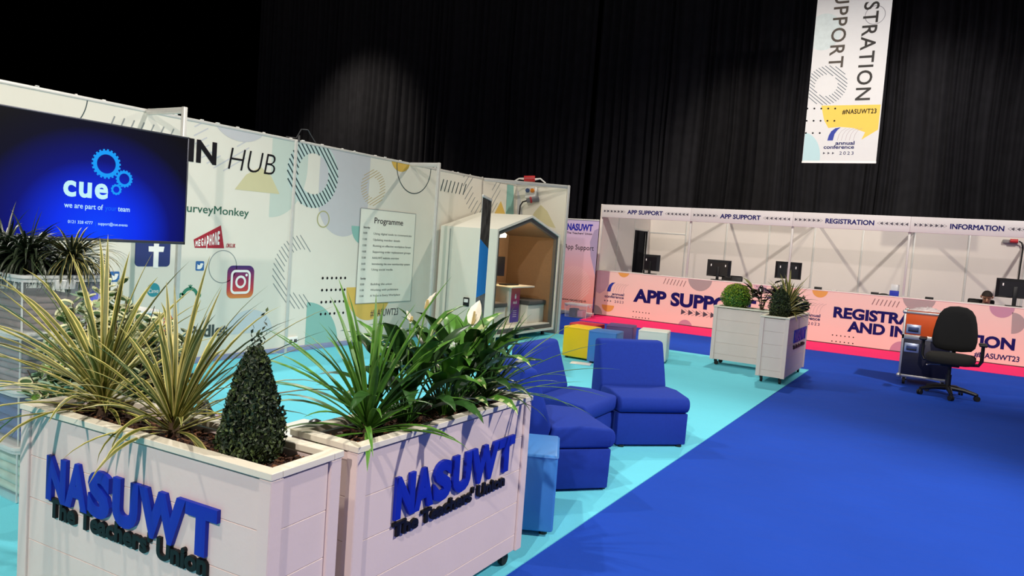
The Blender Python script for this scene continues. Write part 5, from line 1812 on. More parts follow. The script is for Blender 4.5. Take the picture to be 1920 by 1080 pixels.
def clipped_bush(name, label, base, prof, n, lsz, mats, seed, pick, sprigs=0, group=None, core=None):
    """prof: (height above base, radius) pairs; leaves packed in a shell round a dark core, sprigs poking out of the top"""
    rnd = random.Random(seed)
    t = thing(name, label, 'plant', base, 0, group)
    B = Vector(base)
    mb = MB()
    mb.tube([B + Vector((0, 0, -0.02)), B + Vector((0, 0, prof[0][0] + 0.05))], 0.012, 8)
    mb.lathe([(max(0.004, r * 0.74), z) for z, r in prof], B, 18)
    mb.build('stem', core or mat('bush_core', '#15190f', 0.9, var=0.2), t)
    mb = MB()
    H0, H1 = prof[0][0], prof[-1][0]
    def rad(z):
        for (z0, r0), (z1, r1) in zip(prof, prof[1:]):
            if z0 <= z <= z1:
                return r0 + (r1 - r0) * (z - z0) / max(1e-6, z1 - z0)
        return prof[-1][1]
    rmax = max(r for _, r in prof)
    k = 0
    while k < n:
        z = rnd.uniform(H0, H1)
        r = rad(z)
        if rnd.random() > (r / rmax) * 0.9 + 0.1:
            continue
        a = rnd.uniform(0, 2 * pi)
        rr = r * (0.72 + 0.34 * rnd.random() ** 0.7) * (1 + 0.07 * sin(5 * a + 23 * z) + 0.05 * sin(9 * a - 31 * z))
        p = B + Vector((rr * cos(a), rr * sin(a), z))
        out = Vector((cos(a), sin(a), 0.35))
        nrm = (out.normalized() + rvec(rnd) * 0.8).normalized()
        tip = (rvec(rnd) + Vector((0, 0, 0.7)) + out * 0.4).normalized()
        small_leaf(mb, p, nrm, tip, lsz * rnd.uniform(0.7, 1.25), lsz * 0.55 * rnd.uniform(0.8, 1.2), pick(rnd, (z - H0) / (H1 - H0), rr / max(r, 1e-4)))
        k += 1
    for s in range(sprigs):
        a = rnd.uniform(0, 2 * pi)
        r0 = rnd.uniform(0, prof[-1][1] + 0.02)
        zb = H1 - rnd.uniform(0.0, 0.06)
        hgt = rnd.uniform(0.04, 0.12)
        for j in range(9):
            q = B + Vector((r0 * cos(a) + rnd.uniform(-.008, .008), r0 * sin(a) + rnd.uniform(-.008, .008), zb + hgt * j / 8))
            tip = (Vector((rnd.uniform(-1, 1), rnd.uniform(-1, 1), 1.1))).normalized()
            small_leaf(mb, q, rvec(rnd), tip, lsz * 1.1, lsz * 0.6, pick(rnd, 1, 1))
    mb.build('foliage', mats, t, smooth=False)
    return t
cC = along(pl1, (Vector((-1.815, 1.53, 0)) - PA).dot(tA.normalized()), 0.135)
clipped_bush('box_cone', 'dark green clipped cone bush at the right end of the nearest left planter', cC, [(0.01, 0.06), (0.05, 0.096), (0.12, 0.092), (0.2, 0.073), (0.27, 0.054), (0.33, 0.036), (0.365, 0.018)], 6500, 0.017, [L_BOX, L_BOX2], 31, lambda r, z, k: 1 if r.random() < 0.28 else 0, sprigs=7, group='plants in the nearest planters')
mb = MB()
mb.lathe([(0.055, -0.02), (0.062, 0.012), (0.066, 0.012), (0.06, -0.02)], Vector(cC) + Vector((-0.03, -0.025, 0)), 20)
o = mb.build('pot_rim', M_BLACK)
tag(o, 'black nursery pot rim showing at the foot of the dark cone bush', 'pot')

tD = (QB - QA).normalized()
def at2(y, depth=0.16):
    return along(pl2, (Vector((-1.6, y, 0)) - QA).dot(tD), depth)
strap_plant('cordyline', 'green strap leaved plant at the near end of the nearest right planter', at2(1.99, 0.16), 56, 0.48, 0.025, [L_LIT, L_MID, L_STR], 23, el=(8, 84), droop=(0.6, 1.6), bias=(radians(150), 0.18), stem_h=0.08, m=(0, 1, 1, 0), group='plants in the nearest planters',
           long_dirs=[(200, 30, 0.62, 0.8), (190, 18, 0.6, 0.9), (40, 58, 0.55, 0.4), (60, 66, 0.6, 0.3), (215, 45, 0.5, 0.4)])
strap_plant('dracaena', 'dark narrow leaved plant spilling over the far end of the nearest right planter', at2(2.80, 0.17), 62, 0.46, 0.014, [L_LIT, L_DRK], 24, el=(10, 80), droop=(0.3, 1.3), stem_h=0.06, m=(0, 1, 1, 1), group='plants in the nearest planters',
           long_dirs=[(20, 24, 0.62, 0.5), (35, 34, 0.6, 0.5), (5, 15, 0.58, 0.5), (50, 45, 0.55, 0.4), (15, 5, 0.5, 0.6)])
def broad_leaf(mb, base, az, pet, el, L, w, droop, m, ms=None, n=9, stripes=False, rnd=None):
    """petiole then an oval pointed leaf with a folded midrib"""
    b = Vector(base)
    d = Vector((cos(az) * cos(el), sin(az) * cos(el), sin(el)))
    mid = b + d * pet * 0.55 + Vector((0, 0, pet * 0.04))
    end = b + d * pet
    mb.tube([b, mid, end], [0.004, 0.0035, 0.003], 5, m)
    e = el - 0.15
    p = end.copy()
    o = len(mb.v)
    vs_ = []
    for i in range(n + 1):
        t = i / n
        d = Vector((cos(az) * cos(e), sin(az) * cos(e), sin(e)))
        s = d.cross(Vector((0, 0, 1)))
        s = s.normalized() if s.length > 1e-4 else Vector((-sin(az), cos(az), 0))
        up_ = s.cross(d).normalized()
        wd = 0.5 * w * (sin(pi * min(1, t * 1.02) ** 0.75) ** 0.8 if 0 < t < 1 else 0.01)
        ripple = 0.03 * w * sin(t * 22)
        for k in (-1, -0.5, 0, 0.5, 1):
            vs_.append(p + s * wd * k + up_ * (abs(k) * wd * 0.32 + ripple * abs(k)))
        p = p + d * (L / n)
        e -= droop * (0.4 + 1.2 * t) / n
    mb.v += vs_
    for i in range(n):
        for k in range(4):
            mb.f.append([o + i * 5 + k, o + i * 5 + k + 1, o + (i + 1) * 5 + k + 1, o + (i + 1) * 5 + k])
            if stripes and k in (1, 2) and i % 2 == 0:
                mb.mi.append(ms)
            else:
                mb.mi.append(m)
def peace_lily(label, base, seed, nl, H, streak, flowers, extra=(), group='plants in the nearest planters'):
    rnd = random.Random(seed)
    t = thing('peace_lily', label, 'plant', base, 0, group)
    B = Vector(base)
    MB().tube([B + Vector((0, 0, -0.02)), B + Vector((0, 0, 0.05))], [0.03, 0.02], 10).build('stem', L_MID, t)
    mb = MB()
    for i in range(nl):
        f = i / nl
        az = i * 2.4 + rnd.uniform(-.3, .3)
        el = radians(rnd.uniform(28, 55) + 32 * f)
        broad_leaf(mb, B + Vector((cos(az) * 0.015, sin(az) * 0.015, 0.01)), az, H * rnd.uniform(0.3, 0.78), el, rnd.uniform(0.17, 0.28), rnd.uniform(0.06, 0.10), rnd.uniform(0.7, 1.9), 0 if rnd.random() < 0.6 else 1, 2, stripes=rnd.random() < streak, rnd=rnd)
    for (az, pet, el, L, w, dr, m, st) in extra:
        broad_leaf(mb, B, radians(az), pet, radians(el), L, w, dr, m, 2, stripes=st, rnd=rnd)
    mb.build('foliage', [L_DRK, L_MID, L_STR], t)
    for (dx, dy, hz, az, sz) in flowers:
        f = MB()
        top = B + Vector((dx, dy, hz))
        f.tube([B + Vector((0, 0, 0.03)), B + Vector((dx * 0.5, dy * 0.5, hz * 0.6)), top], [0.004, 0.0035, 0.003], 6)
        fl = f.build('flower_stalk', L_LIT, t)
        f = MB()
        broad_leaf(f, top, radians(az), 0.004, radians(75), sz, sz * 0.5, 0.35, 0)
        f.build('spathe', L_SPA, fl)
        f = MB()
        f.tube([top + Vector((0, 0, 0.01)), top + Vector((0.006, 0.0, sz * 0.3)), top + Vector((0.008, 0, sz * 0.55))], [0.006, 0.007, 0.004], 8)
        f.build('spadix', L_SPX, fl)
    return t
peace_lily('dark leaved peace lily with one white flower, beside the green strap plant', at2(2.24, 0.19), 41, 26, 0.38, 0.1, [(0.02, 0.06, 0.45, 60, 0.085), (-0.02, 0.02, 0.40, 170, 0.05)])
peace_lily('broad leaved plant with pale streaked leaves in the middle of the nearest right planter', at2(2.46, 0.16), 42, 36, 0.38, 0.45, [], extra=[(30, 0.22, 60, 0.30, 0.10, 0.9, 1, False), (200, 0.24, 62, 0.30, 0.09, 1.3, 1, True), (70, 0.28, 70, 0.26, 0.085, 1.0, 1, True)])
peace_lily('leafy plant with a large drooping white flower near the far end of the right planter', at2(2.62, 0.19), 43, 30, 0.38, 0.4, [(0.0, 0.05, 0.36, 100, 0.13)], extra=[(120, 0.2, 80, 0.26, 0.05, 0.25, 1, False), (20, 0.2, 74, 0.26, 0.055, 0.25, 1, False)])

# variegated shrub in its pot behind the left planter
def oval_leaf(mb, p, nrm, tip, L, w, mi, me):
    s = nrm.cross(tip)
    if s.length < 1e-4:
        return
    s.normalize()
    up_ = tip.cross(s)
    if up_.dot(nrm) < 0:
        up_ = -up_
    o = len(mb.v)
    n = 10
    inner, outer = [], []
    for k in range(n):
        a = 2 * pi * k / n
        x, y = 0.5 * cos(a), 0.5 * sin(a)
        c = Vector(p) + tip * (x * L) + s * (y * w)
        inner.append(Vector(p) + tip * (x * L * 0.76) + s * (y * w * 0.70) + up_ * 0.0)
        outer.append(c + up_ * (abs(y) * w * 0.35 + 0.1 * w * abs(x)))
    mb.v += inner + outer
    mb.f.append([o + k for k in range(n)])
    mb.mi.append(mi)
    for k in range(n):
        j = (k + 1) % n
        mb.f.append([o + k, o + n + k, o + n + j, o + j])
        mb.mi.append(me)
def leafy_shrub(name, label, base, pot_h, H, R, stems, leaves, lsz, mats, seed, group=None, taper=0.6):
    rnd = random.Random(seed)
    t = thing(name, label, 'plant', base, 0, group)
    B = Vector(base)
    if pot_h > 0:
        mb = MB()
        mb.lathe([(0.10, 0.0), (0.135, pot_h - 0.02), (0.145, pot_h - 0.02), (0.145, pot_h), (0.12, pot_h), (0.115, pot_h - 0.03)], B, 24)
        mb.build('pot', M_BLACK, t)
    tw = MB()
    mb = MB()
    for s in range(stems):
        az = rnd.uniform(0, 2 * pi)
        sp = R * sqrt(rnd.random())
        h = (H - pot_h) * rnd.uniform(0.45, 1.0) * (1 - 0.35 * sp / R)
        pts = []
        for k in range(7):
            f = k / 6
            rr = sp * f ** 0.7
            pts.append(B + Vector((cos(az) * rr + rnd.uniform(-.01, .01), sin(az) * rr + rnd.uniform(-.01, .01), pot_h - 0.02 + h * f)))
        tw.tube(pts, [0.005 - 0.0005 * k for k in range(7)], 5)
        for j in range(leaves):
            f = rnd.uniform(0.12, 1.0)
            i = min(5, int(f * 6))
            q = pts[i].lerp(pts[i + 1], f * 6 - i)
            out = Vector((rnd.uniform(-1, 1), rnd.uniform(-1, 1), rnd.uniform(-0.2, 0.9))).normalized()
            L = lsz * rnd.uniform(0.7, 1.25)
            nrm = (Vector((0, 0, 1)) + rvec(rnd) * 0.8).normalized()
            tip = (out - nrm * out.dot(nrm)).normalized()
            oval_leaf(mb, q + tip * L * 0.55, nrm, tip, L, L * 0.62, 0 if rnd.random() < 0.8 else 2, 1)
    tw.build('stem', L_WOOD, t)
    mb.build('foliage', mats, t, smooth=False)
    return t
leafy_shrub('variegated_shrub', 'cream edged round leaved shrub between the tubs and the nearest left planter', (-3.42, 2.02, 0.006), 0.30, 1.30, 0.34, 100, 36, 0.064, [L_SHRB, leafmat('leaf_ivory_edge', '#d3d6ae'), L_LIT], 51)
leafy_shrub('dark_leafy_shrub', 'dark small leaved shrub in a black pot behind the striped strap leaved plants', (-2.98, 2.02, 0.006), 0.30, 1.00, 0.18, 70, 44, 0.036, [L_BOX, L_BOX, L_BOX2], 53)
# grassy plants on top of the tub stack
def grass_plant(label, base, seed, n, L, mats, long_dirs=()):
    t = strap_plant('trailing_grass_plant', label, (base[0], base[1], base[2] + 0.065), n, L, 0.013, mats, seed, el=(-30, 50), droop=(1.8, 3.2), stem_h=0.03, m=(0, 1, 1, 1), group='grassy plants on the tub stack', long_dirs=long_dirs)
    mb = MB()
    mb.lathe([(0.055, 0.0), (0.066, 0.055), (0.07, 0.055), (0.07, 0.068), (0.06, 0.068), (0.058, 0.05)], base, 20)
    mb.build('pot', M_BLACK, t)
    return t
ztub = 0.008 + 4 * (th + 0.002) + 0.002
grass_plant('trailing dark grassy plant on the tub stack, at the very left edge', (-4.30, 1.95, ztub), 61, 230, 0.33, [L_DKG, L_DKG], [(120, 80, 0.28, 0.3), (40, 74, 0.27, 0.6), (170, 60, 0.3, 0.8)])
grass_plant('dark spiky grassy plant in the middle of the tub stack top', (-4.10, 1.97, ztub), 62, 220, 0.31, [L_DKG, L_DKG], [(80, 84, 0.26, 0.2), (30, 78, 0.24, 0.2), (10, 52, 0.3, 0.8), (0, 40, 0.33, 0.6), (200, 70, 0.26, 0.5)])
grass_plant('striped grassy plant drooping over the right end of the tub stack', (-3.99, 2.13, ztub), 63, 200, 0.28, [L_CRM, L_DKG], [(20, 40, 0.26, 1.0)])

# far planters
def at4(x, y):
    return (x, y, 0.775)
GF = 'plants in the far planters'
clipped_bush('box_ball', 'bright green clipped ball bush in the far plain planter', (-2.50, 10.225, 0.775), [(0.01, 0.06), (0.05, 0.135), (0.11, 0.178), (0.19, 0.19), (0.27, 0.172), (0.33, 0.12), (0.365, 0.04)], 5200, 0.022, [L_MID, L_LIME], 71, lambda r, z, k: 1 if r.random() < 0.1 + 0.85 * z * z else 0, group=GF)
clipped_bush('box_cone', 'dark cone bush at the near end of the far lettered planter', (-1.78, 9.48, 0.775), [(0.01, 0.06), (0.05, 0.11), (0.15, 0.125), (0.25, 0.105), (0.32, 0.075), (0.38, 0.02)], 3600, 0.022, [L_BOX, L_BOX2], 72, lambda r, z, k: 1 if r.random() < 0.3 else 0, sprigs=4, group=GF)
strap_plant('cordyline', 'pale striped spiky plant in the middle of the far lettered planter', (-1.76, 9.86, 0.775), 70, 0.46, 0.026, [L_CRM, L_OLV], 25, el=(5, 85), droop=(0.6, 1.6), stem_h=0.16, group=GF, long_dirs=[(30, 62, 0.5, 0.2), (100, 70, 0.5, 0.2)])
leafy_shrub('round_shrub', 'dark green round shrub at the far end of the far lettered planter', (-1.75, 10.26, 0.775), 0, 0.40, 0.20, 40, 30, 0.045, [L_BOX, L_BOX, L_BOX2], 52, group=GF)
def plum_plant(label, base, seed):
    rnd = random.Random(seed)
    t = thing('rubber_plant', label, 'plant', base, 0, GF)
    B = Vector(base)
    tw = MB()
    mb = MB()
    for s in range(7):
        az = s * 0.9 + rnd.uniform(-.3, .3)
        h = rnd.uniform(0.2, 0.46)
        top = B + Vector((cos(az) * 0.16, sin(az) * 0.06, h))
        tw.tube([B, B + Vector((cos(az) * 0.04, sin(az) * 0.03, h * 0.5)), top], [0.008, 0.006, 0.004], 6)
        for k in range(6):
            a = az + k * 1.2
            broad_leaf(mb, top - Vector((0, 0, 0.05 * k * 0.7)), a, 0.03, radians(rnd.uniform(5, 65)), rnd.uniform(0.16, 0.22), rnd.uniform(0.065, 0.09), 0.5, 0 if rnd.random() < 0.85 else 1)
    tw.build('stem', L_WOOD, t)
    mb.build('foliage', [L_PUR, L_OLV], t)
plum_plant('dark plum leaved plant between the ball bush and the spiky plant', (-2.15, 10.22, 0.775), 81)

# ================================================================== FLIGHT CASE
fx0, fx1, fy0, fy1 = -0.482, 0.10, 10.86, 11.42
fc = thing('flight_case', 'wheeled flight case with a dark navy lower door and an orange upper panel', 'flight case', ((fx0 + fx1) / 2, (fy0 + fy1) / 2, 0))
M_NAV = mat('case_navy_panel', '#12132e', 0.45, var=0.1)
M_ORG = mat('case_orange_panel', '#e2560c', 0.5, var=0.03)
zc0, zm0, zm1, zc1 = 0.105, 0.605, 0.655, 0.965
MB().span((fx0 + 0.006, fy0 + 0.006, zc0 + 0.005), (fx1 - 0.006, fy1 - 0.006, zm0), 0.003).build('lower_body', M_NAV, fc)
MB().span((fx0 + 0.006, fy0 + 0.006, zm1), (fx1 - 0.006, fy1 - 0.006, zc1 - 0.005), 0.003).build('upper_body', M_ORG, fc)
mb = MB()
e = 0.028
for z0, z1 in ((zc0, zc0 + e), (zm0 - 0.004, zm1 + 0.004), (zc1 - e, zc1)):
    mb.span((fx0, fy0, z0), (fx1, fy0 + e, z1), 0.003)
    mb.span((fx0, fy1 - e, z0), (fx1, fy1, z1), 0.003)
    mb.span((fx0, fy0, z0), (fx0 + e, fy1, z1), 0.003)
    mb.span((fx1 - e, fy0, z0), (fx1, fy1, z1), 0.003)
for x in (fx0, fx1 - e):
    for y in (fy0, fy1 - e):
        mb.span((x, y, zc0), (x + e, y + e, zc1), 0.003)
mb.build('edging', M_ALU, fc)
for x in (fx0 + 0.01, fx1 - 0.01):
    for y in (fy0 + 0.01, fy1 - 0.01):
        for z in (zc0 + 0.012, zc1 - 0.012):
            mb = MB()
            mb.lathe([(0.004, -0.03), (0.022, -0.022), (0.031, 0.0), (0.022, 0.022), (0.004, 0.03)], (x, y, z), 12)
            mb.build('corner', M_ALU, fc)
for z in (0.735, 0.49):
    x = fx0 + 0.125
    mb = MB()
    mb.span((x - 0.085, fy0 - 0.004, z - 0.06), (x + 0.085, fy0 + 0.008, z + 0.06), 0.006)
    h = mb.build('handle_dish', mat('dish_steel', '#aebbd8', 0.3, 0.6, var=0.05), fc)
    MB().span((x - 0.06, fy0 - 0.0065, z - 0.035), (x + 0.06, fy0 - 0.003, z + 0.025), 0.004).build('recess', mat('dish_dark', '#3a4a78', 0.4, 0.5), h)
    mb = MB()
    mb.tube([(x - 0.05, fy0 - 0.008, z - 0.02), (x - 0.05, fy0 - 0.018, z - 0.022), (x + 0.05, fy0 - 0.018, z - 0.022), (x + 0.05, fy0 - 0.008, z - 0.02)], 0.007, 8)
    mb.build('handle', M_RUBBER, h)
for x in (fx0 + 0.07, fx1 - 0.07):
    for y in (fy0 + 0.07, fy1 - 0.07):
        mb = MB()
        mb.box((x, y, 0.085), (0.06, 0.05, 0.03), 0.004)
        ck = mb.build('castor', M_ALU, fc)
        mb = MB()
        mb.tube([(x - 0.016, y - 0.01, 0.047), (x + 0.016, y - 0.01, 0.047)], 0.045, 18)
        mb.build('wheel', M_RUBBER, ck)
rnd = random.Random(9)
mb = MB()
nx, ny = 12, 8
vs_ = []
for i in range(nx + 1):
    for j in range(ny + 1):
        a, b = i / nx, j / ny
        vs_.append(Vector((fx0 + 0.05 + 0.40 * a, fy0 + 0.05 + 0.4 * b, zc1 + 0.012 + 0.07 * sin(pi * a) * sin(pi * b) * rnd.uniform(0.4, 1.1))))
mb.add(vs_, [[i * (ny + 1) + j, (i + 1) * (ny + 1) + j, (i + 1) * (ny + 1) + j + 1, i * (ny + 1) + j + 1] for i in range(nx) for j in range(ny)])
lo_ = len(mb.v)
o = mb.build('plastic_wrap', mat('crumpled_clear_wrap', '#e8e6e6', 0.15, var=0, alpha=0.45, spec=0.8), smooth=False)
sm_ = o.modifiers.new('thickness', 'SOLIDIFY')
sm_.thickness = 0.003
tag(o, 'crumpled clear plastic wrap lying on top of the orange flight case', 'plastic wrap')

# ================================================================== SWIVEL CHAIR
oc = thing('swivel_chair', 'black swivel office chair with arms in front of the flight case', 'chair', (0.085, 10.33, 0), radians(-6))
Mo = WM(oc)
M_CF = mat('chair_black_fabric', '#070707', 0.9, var=0.1, scale=60, bump=0.15, bscale=600)
M_CFS = mat('chair_seat_fabric', '#1b1a17', 0.9, var=0.1, scale=60, bump=0.15, bscale=600)
def soft_pad(name, outline, d0, dirn, mats_, bow=0.0, rounded=0.02):
    """padded cushion: outline in (a,b), thickness along the third direction with domed faces"""
    mb = MB()
    n = len(outline)
    ca = sum(p[0] for p in outline) / n
    cb_ = sum(p[1] for p in outline) / n
    layers = [(0.93, -0.5), (1.0, -0.28), (1.0, 0.28), (0.93, 0.5)]
    inner = [(0.7, 0.58), (0.35, 0.62)]
    seq = [(0.35, -0.62), (0.7, -0.58)] + layers + inner
    vs_ = []
    for k, w in seq:
        for a, b in outline:
            A, B_ = ca + (a - ca) * k, cb_ + (b - cb_) * k
            q = dirn(A, B_, w * d0, bow)
            vs_.append(Mo @ q)
    fs_ = []
    for r in range(len(seq) - 1):
        for i in range(n):
            j = (i + 1) % n
            fs_.append([r * n + i, r * n + j, (r + 1) * n + j, (r + 1) * n + i])
    fs_.append(list(range(n))[::-1])
    fs_.append([(len(seq) - 1) * n + i for i in range(n)])
    mb.add(vs_, fs_)
    o = mb.build(name, mats_, oc, angle=80)
    fix_normals(o)
    return o
def seat_dir(a, b, w, bow):
    return Vector((a, b, 0.47 + w - 0.25 * max(0, -b - 0.12) ** 1.5 - 0.02 * a * a))
seat_out = rrect(-0.255, -0.25, 0.255, 0.22, 0.12, 6)
soft_pad('seat', seat_out, 0.10, seat_dir, M_CFS)
def back_dir(a, b, w, bow):
    return Vector((a, 0.215 + 0.10 * (b - 0.55) + w - 0.5 * a * a, b))
bo = [(-0.19, 0.56), (-0.08, 0.54), (0.08, 0.54), (0.19, 0.56), (0.225, 0.60), (0.24, 0.68), (0.235, 0.78), (0.215, 0.90), (0.19, 0.99), (0.15, 1.05), (0.09, 1.085), (0.0, 1.095), (-0.09, 1.085), (-0.15, 1.05), (-0.19, 0.99), (-0.215, 0.90), (-0.235, 0.78), (-0.24, 0.68), (-0.225, 0.60)]
soft_pad('backrest', bo, 0.07, back_dir, M_CF)
mb = MB()
mb.tube([Mo @ Vector((0, 0.0, 0.40)), Mo @ Vector((0, 0.26, 0.42)), Mo @ Vector((0, 0.285, 0.48)), Mo @ Vector((0, 0.28, 0.72))], [0.02, 0.022, 0.022, 0.02], 10)
mb.build('back_bar', M_BLACK, oc)
mb = MB()
mb.tube([Mo @ Vector((0, 0, 0.10)), Mo @ Vector((0, 0, 0.27))], 0.032, 16)
mb.tube([Mo @ Vector((0, 0, 0.27)), Mo @ Vector((0, 0, 0.40))], 0.022, 16)
mb.box(Mo @ Vector((0, 0, 0.395)), (0.2, 0.2, 0.04), 0.01)
mb.build('column', M_BLACK, oc)
mb = MB()
mb.tube([Mo @ Vector((-0.05, -0.03, 0.385)), Mo @ Vector((-0.2, -0.06, 0.375)), Mo @ Vector((-0.24, -0.07, 0.36))], [0.006, 0.006, 0.01], 8)
mb.build('lever', M_ALU, oc)
for s in (-1, 1):
    mb = MB()
    mb.tube([Mo @ Vector((s * 0.16, 0.05, 0.405)), Mo @ Vector((s * 0.29, 0.05, 0.42)), Mo @ Vector((s * 0.315, 0.05, 0.47)), Mo @ Vector((s * 0.315, 0.05, 0.655))], [0.018, 0.02, 0.022, 0.02], 10)
    ar = mb.build('armrest', M_BLACK, oc)
    mb = MB()
    mb.box(Mo @ Vector((s * 0.315, 0.02, 0.672)), (0.085, 0.26, 0.032), 0.014, 3)
    mb.build('arm_pad', M_BLACK, ar)
for k in range(5):
    a = radians(-90 + 14 + 72 * k)
    mb = MB()
    mb.tube([Mo @ Vector((0, 0, 0.115)), Mo @ Vector((0.17 * cos(a), 0.17 * sin(a), 0.105)), Mo @ Vector((0.31 * cos(a), 0.31 * sin(a), 0.075))], [0.034, 0.028, 0.02], 10)
    lg = mb.build('leg', M_BLACK, oc)
    c = Mo @ Vector((0.315 * cos(a), 0.315 * sin(a), 0.032))
    mb = MB()
    tdir = Vector((-sin(a + 0.5), cos(a + 0.5), 0))
    for q in (-0.014, 0.014):
        mb.tube([c + tdir * (q - 0.009), c + tdir * (q + 0.009)], 0.031, 14)
    mb.tube([c + Vector((0, 0, 0.02)), c + Vector((0, 0, 0.055))], 0.012, 8)
    mb.build('castor', M_RUBBER, lg)

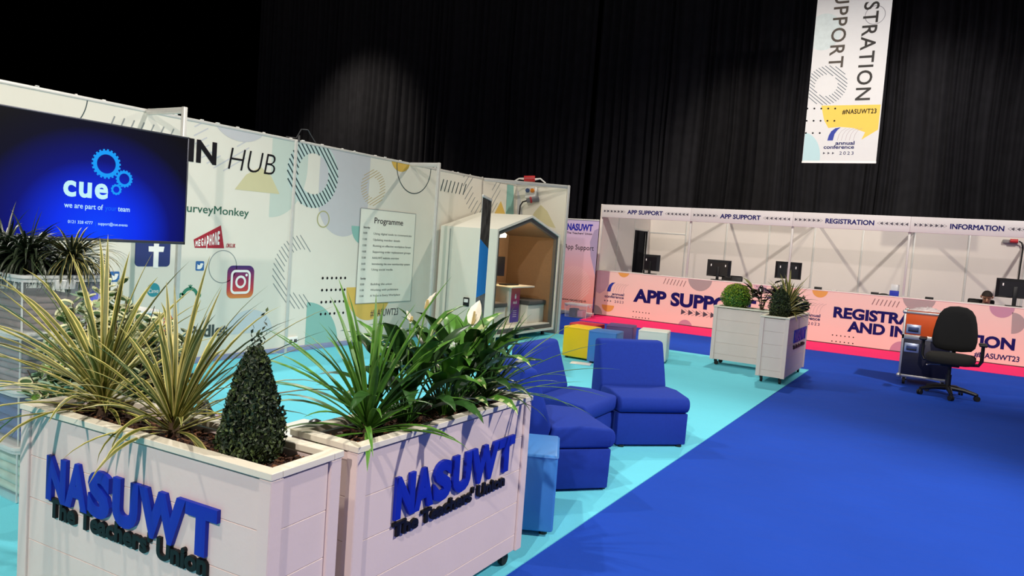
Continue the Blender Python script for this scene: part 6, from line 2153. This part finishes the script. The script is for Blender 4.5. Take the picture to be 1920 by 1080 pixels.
# ================================================================== SEATED PERSON BEHIND THE COUNTER
def person():
    hx, hy = 0.585, 15.80
    J = {
        'pelvis': ((hx, 16.22, 0.56), 0.15), 'belly': ((hx, 16.17, 0.70), 0.14), 'chest': ((hx, 16.06, 0.86), 0.145), 'collar': ((hx, 15.96, 0.955), 0.085),
        'neck': ((hx, 15.905, 1.005), 0.055), 'jaw': ((hx, 15.84, 1.055), 0.066), 'brow': ((hx, 15.80, 1.115), 0.082), 'crown': ((hx, 15.815, 1.175), 0.062)}
    for s, n in ((-1, 'l'), (1, 'r')):
        J['sho' + n] = ((hx + s * 0.17, 15.99, 0.905), 0.068)
        J['elb' + n] = ((hx + s * 0.25, 15.97, 0.665), 0.046)
        J['wri' + n] = ((hx + s * 0.08, 15.78, 0.655), 0.030)
        J['pal' + n] = ((hx + s * 0.045, 15.73, 0.675), 0.028)
        J['hip' + n] = ((hx + s * 0.09, 16.15, 0.545), 0.095)
        J['kne' + n] = ((hx + s * 0.13, 15.76, 0.53), 0.066)
        J['ank' + n] = ((hx + s * 0.13, 15.84, 0.10), 0.042)
        J['toe' + n] = ((hx + s * 0.14, 15.66, 0.045), 0.038)
    E_ = [('pelvis', 'belly'), ('belly', 'chest'), ('chest', 'collar'), ('collar', 'neck'), ('neck', 'jaw'), ('jaw', 'brow'), ('brow', 'crown')]
    for n in 'lr':
        E_ += [('chest', 'sho' + n), ('sho' + n, 'elb' + n), ('elb' + n, 'wri' + n), ('wri' + n, 'pal' + n), ('pelvis', 'hip' + n), ('hip' + n, 'kne' + n), ('kne' + n, 'ank' + n), ('ank' + n, 'toe' + n)]
    names = list(J)
    idx = {n: i for i, n in enumerate(names)}
    me = bpy.data.meshes.new('person')
    me.from_pydata([J[n][0] for n in names], [(idx[a], idx[b]) for a, b in E_], [])
    ob = bpy.data.objects.new('person_build', me)
    COL.objects.link(ob)
    sk = ob.modifiers.new('skin', 'SKIN')
    for n in names:
        r = J[n][1]
        me.skin_vertices[0].data[idx[n]].radius = (r, r)
    me.skin_vertices[0].data[idx['pelvis']].use_root = True
    sk.use_smooth_shade = True
    sb_ = ob.modifiers.new('sub', 'SUBSURF')
    sb_.levels = sb_.render_levels = 2
    dg = bpy.context.evaluated_depsgraph_get()
    dg.update()
    m2 = bpy.data.meshes.new_from_object(ob.evaluated_get(dg))
    bpy.data.objects.remove(ob)
    skin = mat('skin', '#c99a80', 0.55, var=0.04)
    cloth = mat('black_shirt', '#16181c', 0.85, var=0.1)
    jeans = mat('dark_trousers', '#1e222c', 0.85, var=0.1)
    for m in (skin, cloth, jeans):
        m2.materials.append(m)
    for p in m2.polygons:
        c = p.center
        p.use_smooth = True
        if c.z > 1.0 or (c.z < 0.72 and c.y < 15.80 and abs(c.x - hx) < 0.11 and c.z > 0.61):
            p.material_index = 0
        elif c.z < 0.60:
            p.material_index = 2
        else:
            p.material_index = 1
    body = bpy.data.objects.new('person', m2)
    COL.objects.link(body)
    m2.name = 'person'
    tag(body, 'person in black with short dark hair, head bowed, seated behind the information counter', 'person')
    # face and fingers, joined into the same body mesh
    feats = []
    def join(mb, m):
        feats.append((mb, m))
    C_ = Vector((hx, 15.80, 1.115))
    tilt = Matrix.Rotation(radians(32), 3, 'X')
    def F_(x, y, z):
        return C_ + tilt @ Vector((x, y, z))
    fmb = MB()
    fmb.tube([F_(0, -0.086, 0.012), F_(0, -0.100, -0.012), F_(0, -0.108, -0.030), F_(0, -0.092, -0.038)], [0.008, 0.011, 0.014, 0.010], 8)
    join(fmb, skin)
    for s in (-1, 1):
        mb = MB()
        mb.tube([F_(s * 0.022, -0.080, 0.008), F_(s * 0.034, -0.082, 0.006), F_(s * 0.046, -0.074, 0.007)], [0.005, 0.008, 0.004], 8)
        join(mb, mat('eye_dark', '#2a211c', 0.3, var=0))
        mb = MB()
        mb.tube([F_(s * 0.014, -0.085, 0.026), F_(s * 0.034, -0.086, 0.031), F_(s * 0.055, -0.071, 0.026)], [0.004, 0.006, 0.003], 8)
        join(mb, mat('hair_dark_brown', '#241813', 0.8, var=0.2, scale=80))
        mb = MB()
        mb.tube([F_(s * 0.080, 0.0, 0.025), F_(s * 0.092, 0.006, 0.01), F_(s * 0.090, 0.004, -0.012), F_(s * 0.080, -0.004, -0.03)], [0.008, 0.013, 0.012, 0.007], 8)
        join(mb, skin)
        # fingers closed round the phone
        base = Vector((hx + s * 0.045, 15.73, 0.675))
        for k in range(4):
            off = Vector((s * -0.004, -0.018 + 0.014 * k, 0.004 * k))
            L = (0.05, 0.056, 0.052, 0.042)[k]
            mb = MB()
            mb.tube([base + off, base + off + Vector((-s * L * 0.45, -0.012, 0.016)), base + off + Vector((-s * L * 0.8, -0.010, 0.006)), base + off + Vector((-s * L * 0.85, -0.002, -0.006))], [0.009, 0.0085, 0.008, 0.0065], 8)
            join(mb, skin)
        mb = MB()
        mb.tube([base + Vector((0, 0.015, 0.01)), base + Vector((-s * 0.015, -0.005, 0.035)), base + Vector((-s * 0.03, -0.015, 0.038))], [0.011, 0.010, 0.007], 8)
        join(mb, skin)
    mb = MB()
    mb.tube([F_(-0.025, -0.084, -0.056), F_(0, -0.090, -0.055), F_(0.025, -0.084, -0.056)], [0.003, 0.006, 0.003], 8)
    join(mb, mat('lips', '#a0685c', 0.5, var=0.05))
    bm = bmesh.new()
    bm.from_mesh(m2)
    slots = {}
    for mb, m in feats:
        if m.name not in slots:
            k = m2.materials.find(m.name)
            if k < 0:
                m2.materials.append(m)
                k = len(m2.materials) - 1
            slots[m.name] = k
        vv = [bm.verts.new(q) for q in mb.v]
        for f in mb.f:
            fc = bm.faces.new([vv[q] for q in f])
            fc.material_index = slots[m.name]
            fc.smooth = True
    bm.to_mesh(m2)
    bm.free()
    # short hair cap
    rnd = random.Random(4)
    mb = MB()
    nu, nv = 26, 12
    vs_ = []
    for j in range(nv + 1):
        ph = (pi * 0.64) * j / nv
        for i in range(nu):
            a = 2 * pi * i / nu
            x, y, z = sin(ph) * cos(a), sin(ph) * sin(a), cos(ph)
            front = max(0, -y)
            lim = 0.30 * front
            r = 1.0 + 0.03 * rnd.uniform(-1, 1)
            zz = z
            if z < 0.30 + 0.25 * front and front > 0.2:
                zz = 0.30 + 0.25 * front
            vs_.append(F_(x * 0.088 * r, 0.012 + y * 0.098 * r, 0.012 + zz * 0.098 * r))
    fs_ = [[j * nu + i, j * nu + (i + 1) % nu, (j + 1) * nu + (i + 1) % nu, (j + 1) * nu + i] for j in range(nv) for i in range(nu)]
    mb.add(vs_, fs_)
    h = mb.build('hair', mat('hair_dark_brown', '#241813', 0.8), body)
    ph_ = MB().box((hx, 15.715, 0.70), (0.075, 0.012, 0.15), 0.004, R=Matrix.Rotation(radians(-55), 3, 'X')).build('phone', M_BLACK)
    tag(ph_, 'black phone held low by the seated person', 'phone')
person()
staff_chair('black chair behind the counter in which the person with bowed head sits', 0.56, 16.27, 0.15, 1.045)
